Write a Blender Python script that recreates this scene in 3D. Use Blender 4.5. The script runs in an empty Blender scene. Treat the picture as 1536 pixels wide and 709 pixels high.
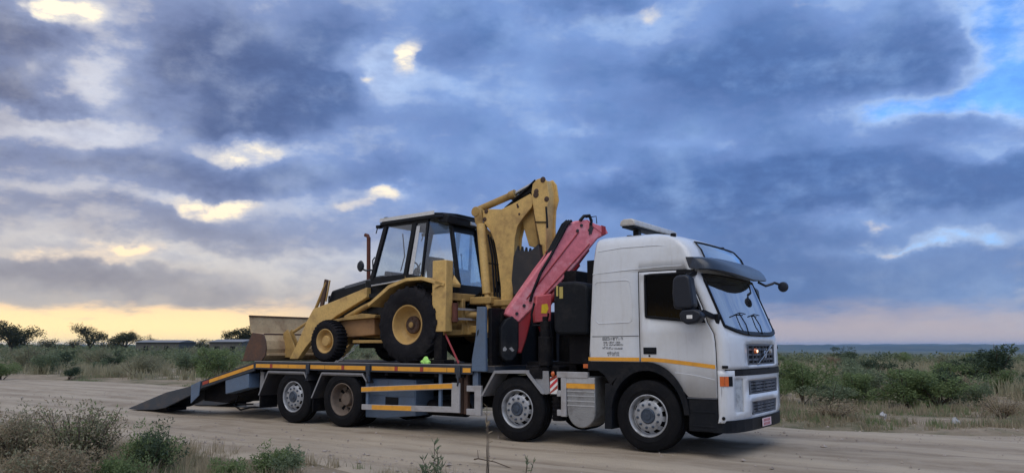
import bpy, bmesh, math, random
import numpy as np
from mathutils import Vector, Matrix, noise as mnoise

# ------------------------------------------------------------------ camera, sky, fill sun, exposure
SC = bpy.context.scene
COL = SC.collection
rad = math.radians
FPX, CAM_H, HOR = 1180.0, 1.55, 518.0
PITCH = math.atan((HOR - 354.5) / FPX)
TH = rad(34.4)                                   # the truck's heading against the picture plane
cam = bpy.data.cameras.new('camera')
cam.sensor_width = 36.0
cam.lens = FPX / 1536 * 36
cam.clip_start, cam.clip_end = 0.1, 40000
camo = bpy.data.objects.new('camera', cam)
camo.location = (0, 0, CAM_H)
camo.rotation_euler = (math.pi / 2 + PITCH, 0, 0)
COL.objects.link(camo)
SC.camera = camo

SUN_AZ, SUN_EL = rad(186), rad(57)               # azimuth clockwise from +Y; behind the camera, away from the sunset glow
SUN_DIR = Vector((math.sin(SUN_AZ) * math.cos(SUN_EL), math.cos(SUN_AZ) * math.cos(SUN_EL), math.sin(SUN_EL)))
sl = bpy.data.lights.new('fill_sun', 'SUN')  # added soft fill standing in for bright sky overhead, behind the camera
sl.energy = 1.4
sl.angle = rad(52)
sl.color = (1.0, 0.95, 0.87)
so = bpy.data.objects.new('fill_sun', sl)
so.rotation_euler = (-SUN_DIR).to_track_quat('-Z', 'Y').to_euler()
so.location = (0, -30, 60)
COL.objects.link(so)
SC.view_settings.view_transform = 'Standard'
SC.view_settings.look = 'None'
SC.view_settings.gamma = 1.0
SC.view_settings.exposure = 0.0
SC.view_settings.use_curve_mapping = False
SC.cycles.max_bounces = 6
SC.cycles.transparent_max_bounces = 12
SC.cycles.volume_bounces = 1


def ray(x, y):
    a = (x - 768) / FPX
    b = (354.5 - y) / FPX
    return (a, math.cos(PITCH) - b * math.sin(PITCH), math.sin(PITCH) + b * math.cos(PITCH))


def sky_pos(x, y):
    r = Vector(ray(x, y)).normalized()
    return math.degrees(math.atan2(r.x, r.y)), math.degrees(math.asin(r.z))


class G:
    """tiny node-graph writer"""
    def __init__(self, tree):
        self.t = tree

    def n(self, kind, **kw):
        nd = self.t.nodes.new(kind)
        for k, v in kw.items():
            setattr(nd, k, v)
        return nd

    def put(self, sock, v):
        if isinstance(v, bpy.types.NodeSocket):
            self.t.links.new(v, sock)
        else:
            sock.default_value = v

    def m(self, op, a, b=None, c=None, clamp=False):
        nd = self.n('ShaderNodeMath', operation=op, use_clamp=clamp)
        for i, v in enumerate((a, b, c)):
            if v is not None:
                self.put(nd.inputs[i], v)
        return nd.outputs[0]

    def v(self, op, a, b=None):
        nd = self.n('ShaderNodeVectorMath', operation=op)
        self.put(nd.inputs[0], a)
        if b is not None:
            self.put(nd.inputs[1], b)
        return nd.outputs['Value'] if op in ('DOT_PRODUCT', 'LENGTH') else nd.outputs[0]

    def xyz(self, x, y, z):
        nd = self.n('ShaderNodeCombineXYZ')
        for i, v in enumerate((x, y, z)):
            self.put(nd.inputs[i], v)
        return nd.outputs[0]

    def noise(self, vec, scale, detail=5, rough=0.55, lac=2.0, dist=0.0, color=False):
        nd = self.n('ShaderNodeTexNoise')
        if vec is not None:
            self.put(nd.inputs['Vector'], vec)
        nd.inputs['Scale'].default_value = scale
        nd.inputs['Detail'].default_value = detail
        nd.inputs['Roughness'].default_value = rough
        nd.inputs['Lacunarity'].default_value = lac
        nd.inputs['Distortion'].default_value = dist
        return nd.outputs['Color' if color else 'Fac']

    def ss(self, x, lo, hi, a=0.0, b=1.0):
        nd = self.n('ShaderNodeMapRange', interpolation_type='SMOOTHSTEP')
        self.put(nd.inputs[0], x)
        for i, v in enumerate((lo, hi, a, b)):
            nd.inputs[i + 1].default_value = v
        return nd.outputs[0]

    def mix(self, f, a, b, blend='MIX'):
        nd = self.n('ShaderNodeMix', data_type='RGBA', blend_type=blend)
        self.put(nd.inputs[0], f)
        for i, v in ((6, a), (7, b)):
            self.put(nd.inputs[i], (*v, 1) if isinstance(v, tuple) and len(v) == 3 else v)
        return nd.outputs[2]


def build_sky():
    w = bpy.data.worlds.new('World')
    SC.world = w
    w.use_nodes = True
    t = w.node_tree
    t.nodes.clear()
    g = G(t)
    out = g.n('ShaderNodeOutputWorld')
    bg = g.n('ShaderNodeBackground')
    bg.inputs['Strength'].default_value = 0.1
    t.links.new(bg.outputs[0], out.inputs[0])
    D = g.n('ShaderNodeTexCoord').outputs['Generated']
    sep = g.n('ShaderNodeSeparateXYZ')
    g.put(sep.inputs[0], D)
    X, Y, Z = sep.outputs
    az = g.m('MULTIPLY', g.m('ARCTAN2', X, Y), 57.2958)
    el = g.m('MULTIPLY', g.m('ARCSINE', Z), 57.2958)
    sky = g.n('ShaderNodeTexSky', sky_type='NISHITA')
    sky.sun_disc = False
    sky.sun_elevation = SUN_EL
    sky.sun_rotation = SUN_AZ
    sky.air_density, sky.dust_density, sky.ozone_density = 1.0, 0.4, 1.5
    # the air seen edge-on: cloud layer coordinates flatten towards the horizon
    P = g.v('MULTIPLY', D, (1.0, 1.0, 1.4))
    wn = g.noise(P, 3.2, 5, 0.55, color=True)
    wv = g.v('MULTIPLY', g.v('SUBTRACT', wn, (0.5, 0.5, 0.5)), (17, 8, 0))
    wn2 = g.noise(P, 11.0, 5, 0.58, color=True)
    wv2 = g.v('MULTIPLY', g.v('SUBTRACT', wn2, (0.5, 0.5, 0.5)), (7, 3.6, 0))
    base = g.xyz(az, el, 0.0)
    wsep = g.v('DOT_PRODUCT', wn2, (0.55, 0.0, 0.45))
    A = g.v('ADD', g.v('ADD', base, wv), wv2)
    Ah = g.v('ADD', g.v('ADD', base, g.v('MULTIPLY', wv, (0.25, 0.25, 0))), wv2)
    A3 = g.v('ADD', base, g.v('MULTIPLY', wv2, (0.8, 0.8, 0)))

    def blobs(vec, lst):
        s = None
        for (px, py, rx, ry, amp) in lst:
            a, e = sky_pos(px, py)
            d = g.v('MULTIPLY', g.v('SUBTRACT', vec, (a, e, 0)), (20.6 / rx, 20.6 / ry, 0))
            q = g.m('EXPONENT', g.m('MULTIPLY', g.v('DOT_PRODUCT', d, d), -1.0))
            q = g.m('MULTIPLY', q, amp)
            s = q if s is None else g.m('ADD', s, q)
        return s
    thick = blobs(A, SKY_THICK)
    gaps = blobs(Ah, SKY_GAPS)
    glint = blobs(A3, [(x, y, rx * 1.35, ry * 1.4, a_) for (x, y, rx, ry, a_) in SKY_GLINT])
    f1 = g.noise(P, 4.5, 6, 0.58, dist=0.3)
    f2 = g.noise(g.v('ADD', P, (7.3, 2.1, 0.4)), 13.0, 6, 0.58)
    f3 = g.noise(g.v('MULTIPLY', P, (1, 1, 1.7)), 30.0, 6, 0.6)
    # cloud thickness: big masses plus broken detail
    dens = g.m('ADD', g.m('MULTIPLY', thick, 1.15), g.m('MULTIPLY', g.m('SUBTRACT', f1, 0.5), 1.5))
    dens = g.m('ADD', dens, g.m('MULTIPLY', g.m('SUBTRACT', f2, 0.5), 1.45))
    dens = g.m('ADD', dens, g.m('MULTIPLY', g.m('SUBTRACT', f3, 0.5), 1.15))
    dens = g.m('SUBTRACT', dens, gaps)
    dens = g.m('ADD', dens, 0.14)
    # tones; east to west the light turns from blue to grey-mauve
    hz = g.ss(el, 1.0, 13.0)
    k = g.ss(g.m('SUBTRACT', az, g.m('MULTIPLY', g.m('SUBTRACT', 1.0, hz), 15.0)), -36, 1)
    thin_l = g.mix(hz, (0.56, 0.50, 0.45), (0.60, 0.59, 0.65))
    thin_r = g.mix(hz, (0.38, 0.45, 0.60), (0.34, 0.48, 0.78))
    thin = g.mix(k, thin_l, thin_r)
    mid_l = g.mix(hz, (0.40, 0.37, 0.37), (0.25, 0.29, 0.45))
    mid_r = g.mix(hz, (0.175, 0.262, 0.47), (0.18, 0.29, 0.59))
    midc = g.mix(k, mid_l, mid_r)
    dark_l = g.mix(hz, (0.235, 0.22, 0.25), (0.105, 0.125, 0.225))
    dark_r = g.mix(hz, (0.115, 0.185, 0.37), (0.09, 0.17, 0.395))
    dark = g.mix(k, dark_l, dark_r)
    clear = g.v('MULTIPLY', sky.outputs[0], (0.085, 0.14, 0.215))
    clear = g.mix(g.ss(az, -8, 30, 0.95, 0.0), clear, thin)
    c = g.mix(g.ss(dens, -0.75, 0.10), clear, thin)
    c = g.mix(g.ss(dens, -0.14, 0.50), c, midc)
    c = g.mix(g.ss(dens, 0.32, 1.25), c, dark)
    # soft billows inside the grey
    bil = g.m('ADD', g.m('MULTIPLY', f2, 1.2), g.m('MULTIPLY', wsep, 0.9))
    c = g.mix(g.ss(bil, 0.98, 1.5, 0.0, 0.36), c, thin)
    c = g.mix(g.ss(bil, 1.0, 0.62, 0.0, 0.30), c, dark)
    tone = g.ss(g.m('ADD', g.m('MULTIPLY', f2, 0.6), g.m('MULTIPLY', f3, 0.5)), 0.36, 0.74, 0.84, 1.17)
    c = g.v('MULTIPLY', c, g.xyz(tone, tone, g.m('ADD', g.m('MULTIPLY', tone, 0.8), 0.2)))
    # sunlit cloud edges: where the layer is thin, in the parts of the sky the low sun reaches
    edge = g.ss(g.m('SUBTRACT', dens, g.m('MULTIPLY', glint, 0.5)), 0.42, -0.75)
    tex = g.ss(g.m('ADD', g.m('MULTIPLY', f2, 0.6), g.m('MULTIPLY', f3, 0.6)), 0.46, 0.74, 0.25, 1.35)
    gl = g.m('MULTIPLY', g.m('MULTIPLY', g.ss(glint, 0.05, 0.95), edge), tex, clamp=True)
    cream = g.mix(hz, (0.80, 0.62, 0.47), (0.74, 0.70, 0.68))
    warm = g.mix(hz, (1.05, 0.78, 0.46), (1.05, 0.92, 0.73))
    c = g.mix(g.ss(gl, 0.0, 0.5, 0.0, 0.9), c, cream)
    c = g.mix(g.ss(gl, 0.38, 0.85), c, warm)
    # the lit band of air under the clouds
    elw = g.m('ADD', el, g.m('MULTIPLY', g.m('SUBTRACT', g.noise(g.v('MULTIPLY', P, (1, 1, 3)), 9.0, 6, 0.6), 0.5), 3.6))
    band = g.m('MULTIPLY', g.ss(elw, 3.0, 2.0), g.ss(az, -8, -21))
    band_c = g.mix(g.ss(el, 0.9, 3.2), (1.2, 0.90, 0.44), (1.1, 0.74, 0.44))
    c = g.mix(g.m('MULTIPLY', band, 0.95), c, band_c)
    band2 = g.m('MULTIPLY', g.ss(elw, 3.4, 1.0), g.ss(az, -14, 0))
    c = g.mix(g.m('MULTIPLY', band2, 0.88), c, (0.47, 0.40, 0.42))
    # above the picture the layer goes on, thinning a little
    c10 = g.v('MULTIPLY', c, (11.0, 11.2, 11.2))
    low = g.ss(el, -1.5, -0.2)
    c10 = g.mix(low, (1.6, 1.55, 1.6), c10)
    g.put(bg.inputs['Color'], c10)
    w.cycles.sampling_method = 'MANUAL'
    w.cycles.sample_map_resolution = 512


# cloud masses, openings and sunlit edges: direction given by where the photograph shows them
SKY_THICK = [(1240, 260, 120, 16, .35), (940, 300, 110, 20, .35), (1180, 130, 110, 24, .3), (560, 260, 60, 20, .3), (1440, 310, 80, 16, .4), (1000, 120, 70, 24, .3), (20, 50, 90, 70, .75), (70, 150, 70, 28, .8), (300, 95, 150, 62, .85), (440, 130, 120, 60, .9),
             (340, 185, 100, 30, .7), (520, 35, 90, 45, .7), (110, 262, 170, 30, .5), (390, 268, 160, 28, .7),
             (710, 55, 80, 48, .8), (860, 12, 80, 20, .75), (1130, 95, 240, 60, .8), (1400, 85, 120, 45, .8),
             (1100, 180, 170, 50, .65), (1400, 198, 110, 20, .75), (1080, 285, 300, 55, .75), (1180, 360, 260, 40, .5), (650, 190, 180, 50, .45),
             (1290, 290, 200, 36, .6), (1530, 255, 60, 40, .75), (120, 330, 200, 20, .42), (470, 355, 150, 24, .30), (250, 425, 300, 22, .40), (60, 440, 160, 14, .3),
             (660, 300, 160, 50, .25), (1350, 420, 260, 40, .5), (1000, 430, 260, 60, .45)]
SKY_GAPS = [(900, 265, 70, 16, .45), (1010, 215, 60, 12, .4), (860, 190, 60, 16, .4), (420, 390, 260, 16, .45), (250, 300, 200, 12, .3), (700, 130, 40, 20, .4), (940, 130, 60, 26, .3), (1180, 235, 90, 12, .3), (1230, 330, 120, 8, .35), (1330, 375, 100, 8, .4), (760, 420, 200, 20, .3), (150, 100, 40, 60, .75), (95, 15, 45, 22, .9), (590, 105, 60, 40, .9), (500, 100, 30, 14, .4), (130, 200, 70, 18, .55), (820, 130, 50, 60, .35), (960, 45, 80, 34, .55),
            (1310, 170, 60, 30, .95), (1470, 150, 70, 40, .9), (1510, 60, 55, 90, 1.2), (380, 235, 60, 26, .65),
            (300, 312, 60, 14, .5), (575, 292, 45, 14, .5), (1490, 225, 50, 14, .7), (1310, 336, 60, 10, .6),
            (200, 375, 130, 14, .5), (60, 388, 80, 10, .5), (1450, 360, 110, 12, .6), (1075, 225, 24, 10, .4), (780, 20, 60, 26, .3)]
SKY_GLINT = [(110, 15, 34, 14, 1.2), (75, 5, 20, 10, .8), (58, 70, 12, 20, .9), (60, 108, 14, 10, .7), (622, 80, 15, 20, 1.3), (500, 143, 18, 8, .9), (550, 125, 16, 6, .7),
             (355, 235, 46, 17, 1.1), (265, 262, 22, 8, .8), (300, 312, 38, 13, 1.2), (345, 303, 22, 8, .8), (570, 296, 26, 10, 1.1), (525, 312, 28, 7, .8),
             (195, 368, 40, 9, .8), (90, 383, 50, 7, .7), (40, 398, 40, 7, .6), (960, 18, 26, 14, .9), (1205, 10, 28, 11, .9),
             (1310, 336, 40, 7, .6), (1335, 375, 20, 5, .5), (1525, 390, 22, 10, .7), (420, 452, 60, 8, .7), (120, 392, 60, 7, .5), (1070, 226, 14, 6, .6), (620, 195, 10, 5, .6), (880, 12, 14, 8, .5)]
build_sky()

# ------------------------------------------------------------------ placing: photo pixel -> direction -> point on the plane it lies in
FW = (math.cos(TH), -math.sin(TH))                # the truck's forward
RT = (-math.sin(TH), -math.cos(TH))               # the truck's near (right-hand) side


def on_ground(x, y, z=0.0):
    r = ray(x, y)
    t = (z - CAM_H) / r[2]
    return (r[0] * t, r[1] * t)


_c = on_ground(972, 678)
ORG = (_c[0] - 1.25 * RT[0], _c[1] - 1.25 * RT[1])


def L(x, y, v=1.25):
    """pixel on the upright plane `v` metres to the truck's near side -> (along, up)"""
    r = ray(x, y)
    t = (v + ORG[0] * RT[0] + ORG[1] * RT[1]) / (r[0] * RT[0] + r[1] * RT[1])
    p = (r[0] * t - ORG[0], r[1] * t - ORG[1])
    return (p[0] * FW[0] + p[1] * FW[1], CAM_H + r[2] * t)


def LU(x, y, u):
    """pixel on the upright plane across the truck at `u` -> (to the near side, up)"""
    r = ray(x, y)
    t = (u + ORG[0] * FW[0] + ORG[1] * FW[1]) / (r[0] * FW[0] + r[1] * FW[1])
    p = (r[0] * t - ORG[0], r[1] * t - ORG[1])
    return (p[0] * RT[0] + p[1] * RT[1], CAM_H + r[2] * t)


def uv_of(X, Y):
    p = (X - ORG[0], Y - ORG[1])
    return p[0] * FW[0] + p[1] * FW[1], p[0] * RT[0] + p[1] * RT[1]


def world_of(u, v):
    return ORG[0] + u * FW[0] + v * RT[0], ORG[1] + u * FW[1] + v * RT[1]


# ------------------------------------------------------------------ materials
MATS = {}


def material(name):
    m = bpy.data.materials.new(name)
    m.use_nodes = True
    t = m.node_tree
    return m, G(t), t.nodes['Principled BSDF']


def paint(name, col, rough=0.5, metal=0.0, dirt=None, amt=0.35, scale=3.0, var=0.12, bump=0.0, coat=0.0, low=None, spec=0.5, streak=0.0):
    """base colour with mottling, plus dirt patches; `low` = height under which road dust gathers"""
    if name in MATS:
        return MATS[name]
    m, g, b = material(name)
    co = g.n('ShaderNodeTexCoord').outputs['Object']
    n1 = g.noise(co, scale, 6, 0.6)
    n2 = g.noise(co, scale * 7.3, 5, 0.65)
    c = g.mix(g.ss(n2, 0.3, 0.7), tuple(x * (1 - var) for x in col), tuple(min(1, x * (1 + var * 0.6)) for x in col))
    if streak:
        mp = g.n('ShaderNodeMapping')
        mp.inputs['Scale'].default_value = (9.0, 9.0, 0.8)
        g.put(mp.inputs[0], co)
        n3 = g.noise(mp.outputs[0], 1.6, 5, 0.6)
        c = g.mix(g.ss(n3, 0.50, 0.78, 0.0, streak), c, dirt)
    if dirt:
        f = g.m('MULTIPLY', g.ss(g.m('ADD', g.m('MULTIPLY', n1, 0.65), g.m('MULTIPLY', n2, 0.35)), 0.46, 0.66), amt)
        if low is not None:
            z = g.n('ShaderNodeSeparateXYZ')
            g.put(z.inputs[0], co)
            zz = g.m('ADD', z.outputs[2], g.m('MULTIPLY', n1, 0.5))
            f = g.m('MAXIMUM', f, g.m('MULTIPLY', g.ss(zz, low + 0.45, low), min(1, amt * 1.6)))
        c = g.mix(f, c, dirt)
        g.put(b.inputs['Roughness'], g.m('ADD', g.m('MULTIPLY', f, 0.35), g.m('ADD', g.m('MULTIPLY', n2, 0.15), rough - 0.07), clamp=True))
    else:
        g.put(b.inputs['Roughness'], g.m('ADD', g.m('MULTIPLY', n2, 0.16), rough - 0.08, clamp=True))
    g.put(b.inputs['Base Color'], c)
    b.inputs['Metallic'].default_value = metal
    b.inputs['Specular IOR Level'].default_value = spec
    b.inputs['Coat Weight'].default_value = coat
    b.inputs['Coat Roughness'].default_value = 0.12
    if bump:
        bn = g.n('ShaderNodeBump')
        bn.inputs['Strength'].default_value = bump
        bn.inputs['Distance'].default_value = 0.02
        g.put(bn.inputs['Height'], n2)
        g.put(b.inputs['Normal'], bn.outputs[0])
    MATS[name] = m
    return m


def glass(name, tint, refl=0.12, rough=0.03):
    if name in MATS:
        return MATS[name]
    m, g, b = material(name)
    t = m.node_tree
    tr = g.n('ShaderNodeBsdfTransparent')
    tr.inputs[0].default_value = (*tint, 1)
    gl = g.n('ShaderNodeBsdfGlossy')
    gl.inputs['Roughness'].default_value = rough
    gl.inputs['Color'].default_value = (0.95, 0.97, 1, 1)
    fr = g.n('ShaderNodeLayerWeight')                 # Schlick, the same from both sides of the pane
    f = g.m('ADD', g.m('MULTIPLY', g.m('POWER', fr.outputs['Facing'], 5.0), 0.9 - refl), refl + 0.05, clamp=True)
    mx = g.n('ShaderNodeMixShader')
    g.put(mx.inputs[0], f)
    t.links.new(tr.outputs[0], mx.inputs[1])
    t.links.new(gl.outputs[0], mx.inputs[2])
    t.links.new(mx.outputs[0], t.nodes['Material Output'].inputs[0])
    MATS[name] = m
    return m


DUST = (0.30, 0.25, 0.21)
M_WHITE = paint('cab white', (0.62, 0.65, 0.69), 0.30, dirt=(0.44, 0.44, 0.43), amt=0.36, scale=2.2, var=0.04, coat=0.35, streak=0.35)
M_BLACK = paint('black plastic', (0.009, 0.011, 0.015), 0.5, dirt=DUST, amt=0.04, scale=3, spec=0.14)
M_TRIM = paint('dark trim', (0.006, 0.007, 0.010), 0.45, spec=0.18)
M_GREYPL = paint('grille grey', (0.085, 0.10, 0.13), 0.42, dirt=DUST, amt=0.15)
M_SEAM = paint('seam rubber', (0.012, 0.012, 0.014), 0.7, spec=0.1)
M_CHASSIS = paint('chassis black', (0.006, 0.006, 0.008), 0.65, dirt=DUST, amt=0.05, scale=4, spec=0.12)
M_TYRE = paint('tyre rubber', (0.0065, 0.007, 0.009), 0.7, dirt=(0.12, 0.105, 0.095), amt=0.07, scale=5, bump=0.2, spec=0.12)
M_RIM = paint('rim silver', (0.40, 0.42, 0.45), 0.45, 0.45, dirt=(0.10, 0.09, 0.085), amt=0.6, scale=9)
M_RIMBR = paint('rim dusty brown', (0.15, 0.115, 0.09), 0.7, 0.0, dirt=(0.05, 0.045, 0.04), amt=0.6, scale=9)
M_HUB = paint('hub steel', (0.055, 0.075, 0.11), 0.5, 0.3, dirt=(0.02, 0.02, 0.02), amt=0.5, scale=12)
M_ALU = paint('aluminium', (0.52, 0.54, 0.57), 0.42, 0.6, dirt=(0.20, 0.18, 0.16), amt=0.45, scale=5, bump=0.06)
M_TREAD = paint('tread plate', (0.30, 0.31, 0.32), 0.5, 0.5, dirt=(0.12, 0.10, 0.09), amt=0.5, scale=7, bump=0.3)
M_GREYST = paint('galvanised grey', (0.38, 0.38, 0.39), 0.6, 0.1, dirt=(0.20, 0.17, 0.15), amt=0.5, scale=5)
M_FENDER2 = paint('rear mudguard', (0.035, 0.036, 0.042), 0.6, 0.0, dirt=(0.14, 0.12, 0.10), amt=0.45, scale=4)
M_FENDER = paint('fender grey', (0.27, 0.275, 0.29), 0.6, 0.0, dirt=(0.17, 0.15, 0.13), amt=0.5, scale=4)
M_BLUEG = paint('blue grey steel', (0.095, 0.145, 0.225), 0.5, 0.0, dirt=(0.10, 0.10, 0.11), amt=0.4, scale=4)
M_DARKBL = paint('dark blue deck', (0.022, 0.030, 0.045), 0.6, 0.0, dirt=(0.10, 0.09, 0.08), amt=0.35, scale=3.5)
M_BROWN = paint('rusty brown', (0.075, 0.042, 0.030), 0.8, 0.0, dirt=(0.03, 0.025, 0.02), amt=0.5, scale=6)
M_TAPE = paint('amber tape', (0.78, 0.36, 0.035), 0.4, 0.0, dirt=(0.35, 0.17, 0.05), amt=0.45, scale=6)
M_TAPER = paint('red tape', (0.36, 0.05, 0.03), 0.4, 0.0)
M_TAPEW = paint('white tape', (0.75, 0.75, 0.74), 0.4, 0.0)
M_ORANGE = paint('orange lens', (0.60, 0.13, 0.03), 0.2, coat=0.5)
M_RED = paint('crane red faded', (0.68, 0.18, 0.22), 0.5, 0.0, dirt=(0.64, 0.44, 0.49), amt=0.75, scale=1.3, var=0.16)
M_REDD = paint('crane red', (0.28, 0.018, 0.025), 0.45, 0.0, dirt=(0.08, 0.03, 0.03), amt=0.5, scale=3)
M_YEL = paint('machine yellow', (0.64, 0.425, 0.145), 0.55, 0.0, dirt=(0.24, 0.145, 0.07), amt=0.7, scale=3.4, var=0.18)
M_YELB = paint('machine yellow worn', (0.44, 0.28, 0.09), 0.65, 0.0, dirt=(0.10, 0.055, 0.03), amt=0.62, scale=3.2, var=0.2)
M_PALE = paint('bucket worn paint', (0.47, 0.35, 0.20), 0.75, 0.0, dirt=(0.16, 0.085, 0.05), amt=0.66, scale=2.6, var=0.22, bump=0.2)
M_RUST = paint('bucket rust', (0.085, 0.052, 0.040), 0.85, 0.0, dirt=(0.17, 0.085, 0.05), amt=0.6, scale=4, bump=0.3)
M_DBUCK = paint('digging bucket steel', (0.018, 0.019, 0.024), 0.6, 0.0, dirt=(0.075, 0.06, 0.05), amt=0.4, scale=4)
M_ROOFW = paint('roof white', (0.62, 0.63, 0.64), 0.5, 0.0, dirt=(0.35, 0.31, 0.27), amt=0.35, scale=4)
M_EXH = paint('exhaust rust', (0.12, 0.038, 0.026), 0.8, 0.0, dirt=(0.04, 0.025, 0.02), amt=0.5, scale=8)
M_CHROME = paint('chrome rod', (0.55, 0.55, 0.56), 0.2, 1.0)
M_MIRROR = paint('mirror shell', (0.014, 0.018, 0.028), 0.4, spec=0.3)
M_LENS = glass('headlamp lens', (0.95, 0.96, 0.97), 0.06)
M_WSCR = glass('windscreen', (0.60, 0.68, 0.74), 0.42)
M_SIDEGL = glass('tinted side glass', (0.022, 0.024, 0.028), -0.042)
M_CABGL = glass('cab glass', (0.90, 0.93, 0.95), 0.03)
M_ROOFGL = glass('roof panel acrylic', (0.45, 0.62, 0.75), 0.38, 0.12)
M_SEAT = paint('seat cloth', (0.014, 0.014, 0.018), 0.9, spec=.1)
M_REDCL = paint('red cloth', (0.30, 0.02, 0.03), 0.85)
M_YSTK = paint('yellow sticker', (0.75, 0.52, 0.03), 0.5)
M_HIVIS = paint('hi vis', (0.45, 0.85, 0.20), 0.7)
M_PLATE = paint('plate', (0.72, 0.55, 0.56), 0.5, var=0.05)
M_INK = paint('ink', (0.035, 0.037, 0.045), 0.6)
M_REDINK = paint('red ink', (0.45, 0.12, 0.13), 0.6)


# ------------------------------------------------------------------ mesh building
class MB:
    """collects shapes; build() links them as ONE mesh object. Truck frame: x forward, y to the far side, z up."""
    def __init__(self):
        self.v, self.f, self.mi = [], [], []
        self.cur = 0

    def add(self, vs, fs):
        o = len(self.v)
        self.v += [tuple(p) for p in vs]
        self.f += [tuple(i + o for i in f) for f in fs]
        self.mi += [self.cur] * len(fs)
        return self

    def box(self, x0, x1, y0, y1, z0, z1):
        vs = [(x, y, z) for x in (x0, x1) for y in (y0, y1) for z in (z0, z1)]
        return self.add(vs, [(0, 1, 3, 2), (4, 6, 7, 5), (0, 4, 5, 1), (2, 3, 7, 6), (0, 2, 6, 4), (1, 5, 7, 3)])

    def prism(self, pts, y0, y1):
        """polygon in (x,z), pushed from y0 to y1"""
        n = len(pts)
        vs = [(p[0], y0, p[1]) for p in pts] + [(p[0], y1, p[1]) for p in pts]
        fs = [tuple(range(n)), tuple(range(2 * n - 1, n - 1, -1))] + [(i, (i + 1) % n + 0, (i + 1) % n + n, i + n) for i in range(n)]
        return self.add(vs, fs)

    def plate(self, pts3, off):
        """polygon of 3-D points, pushed by vector off"""
        n = len(pts3)
        vs = [tuple(p) for p in pts3] + [(p[0] + off[0], p[1] + off[1], p[2] + off[2]) for p in pts3]
        fs = [tuple(range(n)), tuple(range(2 * n - 1, n - 1, -1))] + [(i, (i + 1) % n, (i + 1) % n + n, i + n) for i in range(n)]
        return self.add(vs, fs)

    def beam(self, a, b, w, h, up=(0, 0, 1)):
        a, b = Vector(a), Vector(b)
        d = (b - a).normalized()
        s = d.cross(Vector(up))
        if s.length < 1e-4:
            s = d.cross(Vector((0, 1, 0)))
        s.normalize()
        t = s.cross(d)
        vs = []
        for p in (a, b):
            for i, j in ((-1, -1), (1, -1), (1, 1), (-1, 1)):
                vs.append(p + s * (i * w / 2) + t * (j * h / 2))
        return self.add(vs, [(0, 1, 2, 3), (7, 6, 5, 4), (0, 4, 5, 1), (1, 5, 6, 2), (2, 6, 7, 3), (3, 7, 4, 0)])

    def tube(self, path, r, n=10, r2=None):
        path = [Vector(p) for p in path]
        m = len(path)
        vs, fs = [], []
        ref = Vector((0.21, 0.35, 0.91))
        for i, p in enumerate(path):
            d = (path[min(i + 1, m - 1)] - path[max(i - 1, 0)]).normalized()
            s = d.cross(ref)
            if s.length < 1e-3:
                s = d.cross(Vector((1, 0, 0)))
            s.normalize()
            t = s.cross(d)
            rr = r if r2 is None else r + (r2 - r) * i / max(1, m - 1)
            for k in range(n):
                a = 2 * math.pi * k / n
                vs.append(p + s * (math.cos(a) * rr) + t * (math.sin(a) * rr))
        for i in range(m - 1):
            for k in range(n):
                fs.append((i * n + k, i * n + (k + 1) % n, (i + 1) * n + (k + 1) % n, (i + 1) * n + k))
        fs.append(tuple(range(n - 1, -1, -1)))
        fs.append(tuple((m - 1) * n + k for k in range(n)))
        return self.add(vs, fs)

    def lathe(self, prof, cx, cy, cz, n=48, side=1, skip=None, ph=0.0):
        """profile [(radius, outward offset)] turned about the y axis; outward = near side when side=1"""
        vs, fs = [], []
        for k in range(n):
            a = 2 * math.pi * k / n + ph
            for (r, o) in prof:
                vs.append((cx + r * math.cos(a), cy - side * o, cz + r * math.sin(a)))
        m = len(prof)
        for k in range(n):
            for i in range(m - 1):
                if skip and skip(i, k):
                    continue
                k2 = (k + 1) % n
                fs.append((k * m + i, k * m + i + 1, k2 * m + i + 1, k2 * m + i))
        return self.add(vs, fs)

    def ball(self, c, r, n=12):
        c = Vector(c)
        rr = r if isinstance(r, tuple) else (r, r, r)
        vs, fs = [], []
        m = n // 2
        for i in range(m + 1):
            ph = math.pi * i / m
            for k in range(n):
                a = 2 * math.pi * k / n
                vs.append((c.x + rr[0] * math.sin(ph) * math.cos(a), c.y + rr[1] * math.sin(ph) * math.sin(a), c.z + rr[2] * math.cos(ph)))
        for i in range(m):
            for k in range(n):
                fs.append((i * n + k, i * n + (k + 1) % n, (i + 1) * n + (k + 1) % n, (i + 1) * n + k))
        return self.add(vs, fs)

    def build(self, name, mat, parent=None, bev=0.0, smooth=35, solid=0.0, seg=2):
        off = parent['_off'] if parent is not None and '_off' in parent else (0, 0, 0)
        vs = [(p[0] - off[0], p[1] - off[1], p[2] - off[2]) for p in self.v]
        me = bpy.data.meshes.new(name)
        me.from_pydata(vs, [], self.f)
        ml = mat if isinstance(mat, (list, tuple)) else [mat]
        for m in ml:
            me.materials.append(m)
        if len(ml) > 1:
            me.polygons.foreach_set('material_index', self.mi)
        bm = bmesh.new()
        bm.from_mesh(me)
        bmesh.ops.remove_doubles(bm, verts=bm.verts, dist=1e-5)
        bmesh.ops.recalc_face_normals(bm, faces=bm.faces)
        bm.to_mesh(me)
        bm.free()
        if smooth:
            me.polygons.foreach_set('use_smooth', [True] * len(me.polygons))
            me.set_sharp_from_angle(angle=rad(smooth))
        o = bpy.data.objects.new(name, me)
        COL.objects.link(o)
        if parent is not None:
            o.parent = parent
            if '_off' in parent:
                pass
            OFFS[o.name] = off
        if solid:
            md = o.modifiers.new('thick', 'SOLIDIFY')
            md.thickness = solid
            md.offset = -1
        if bev:
            md = o.modifiers.new('edge', 'BEVEL')
            md.width = bev
            md.segments = seg
            md.limit_method = 'ANGLE'
            md.angle_limit = rad(38)
        return o


OFFS = {}


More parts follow.
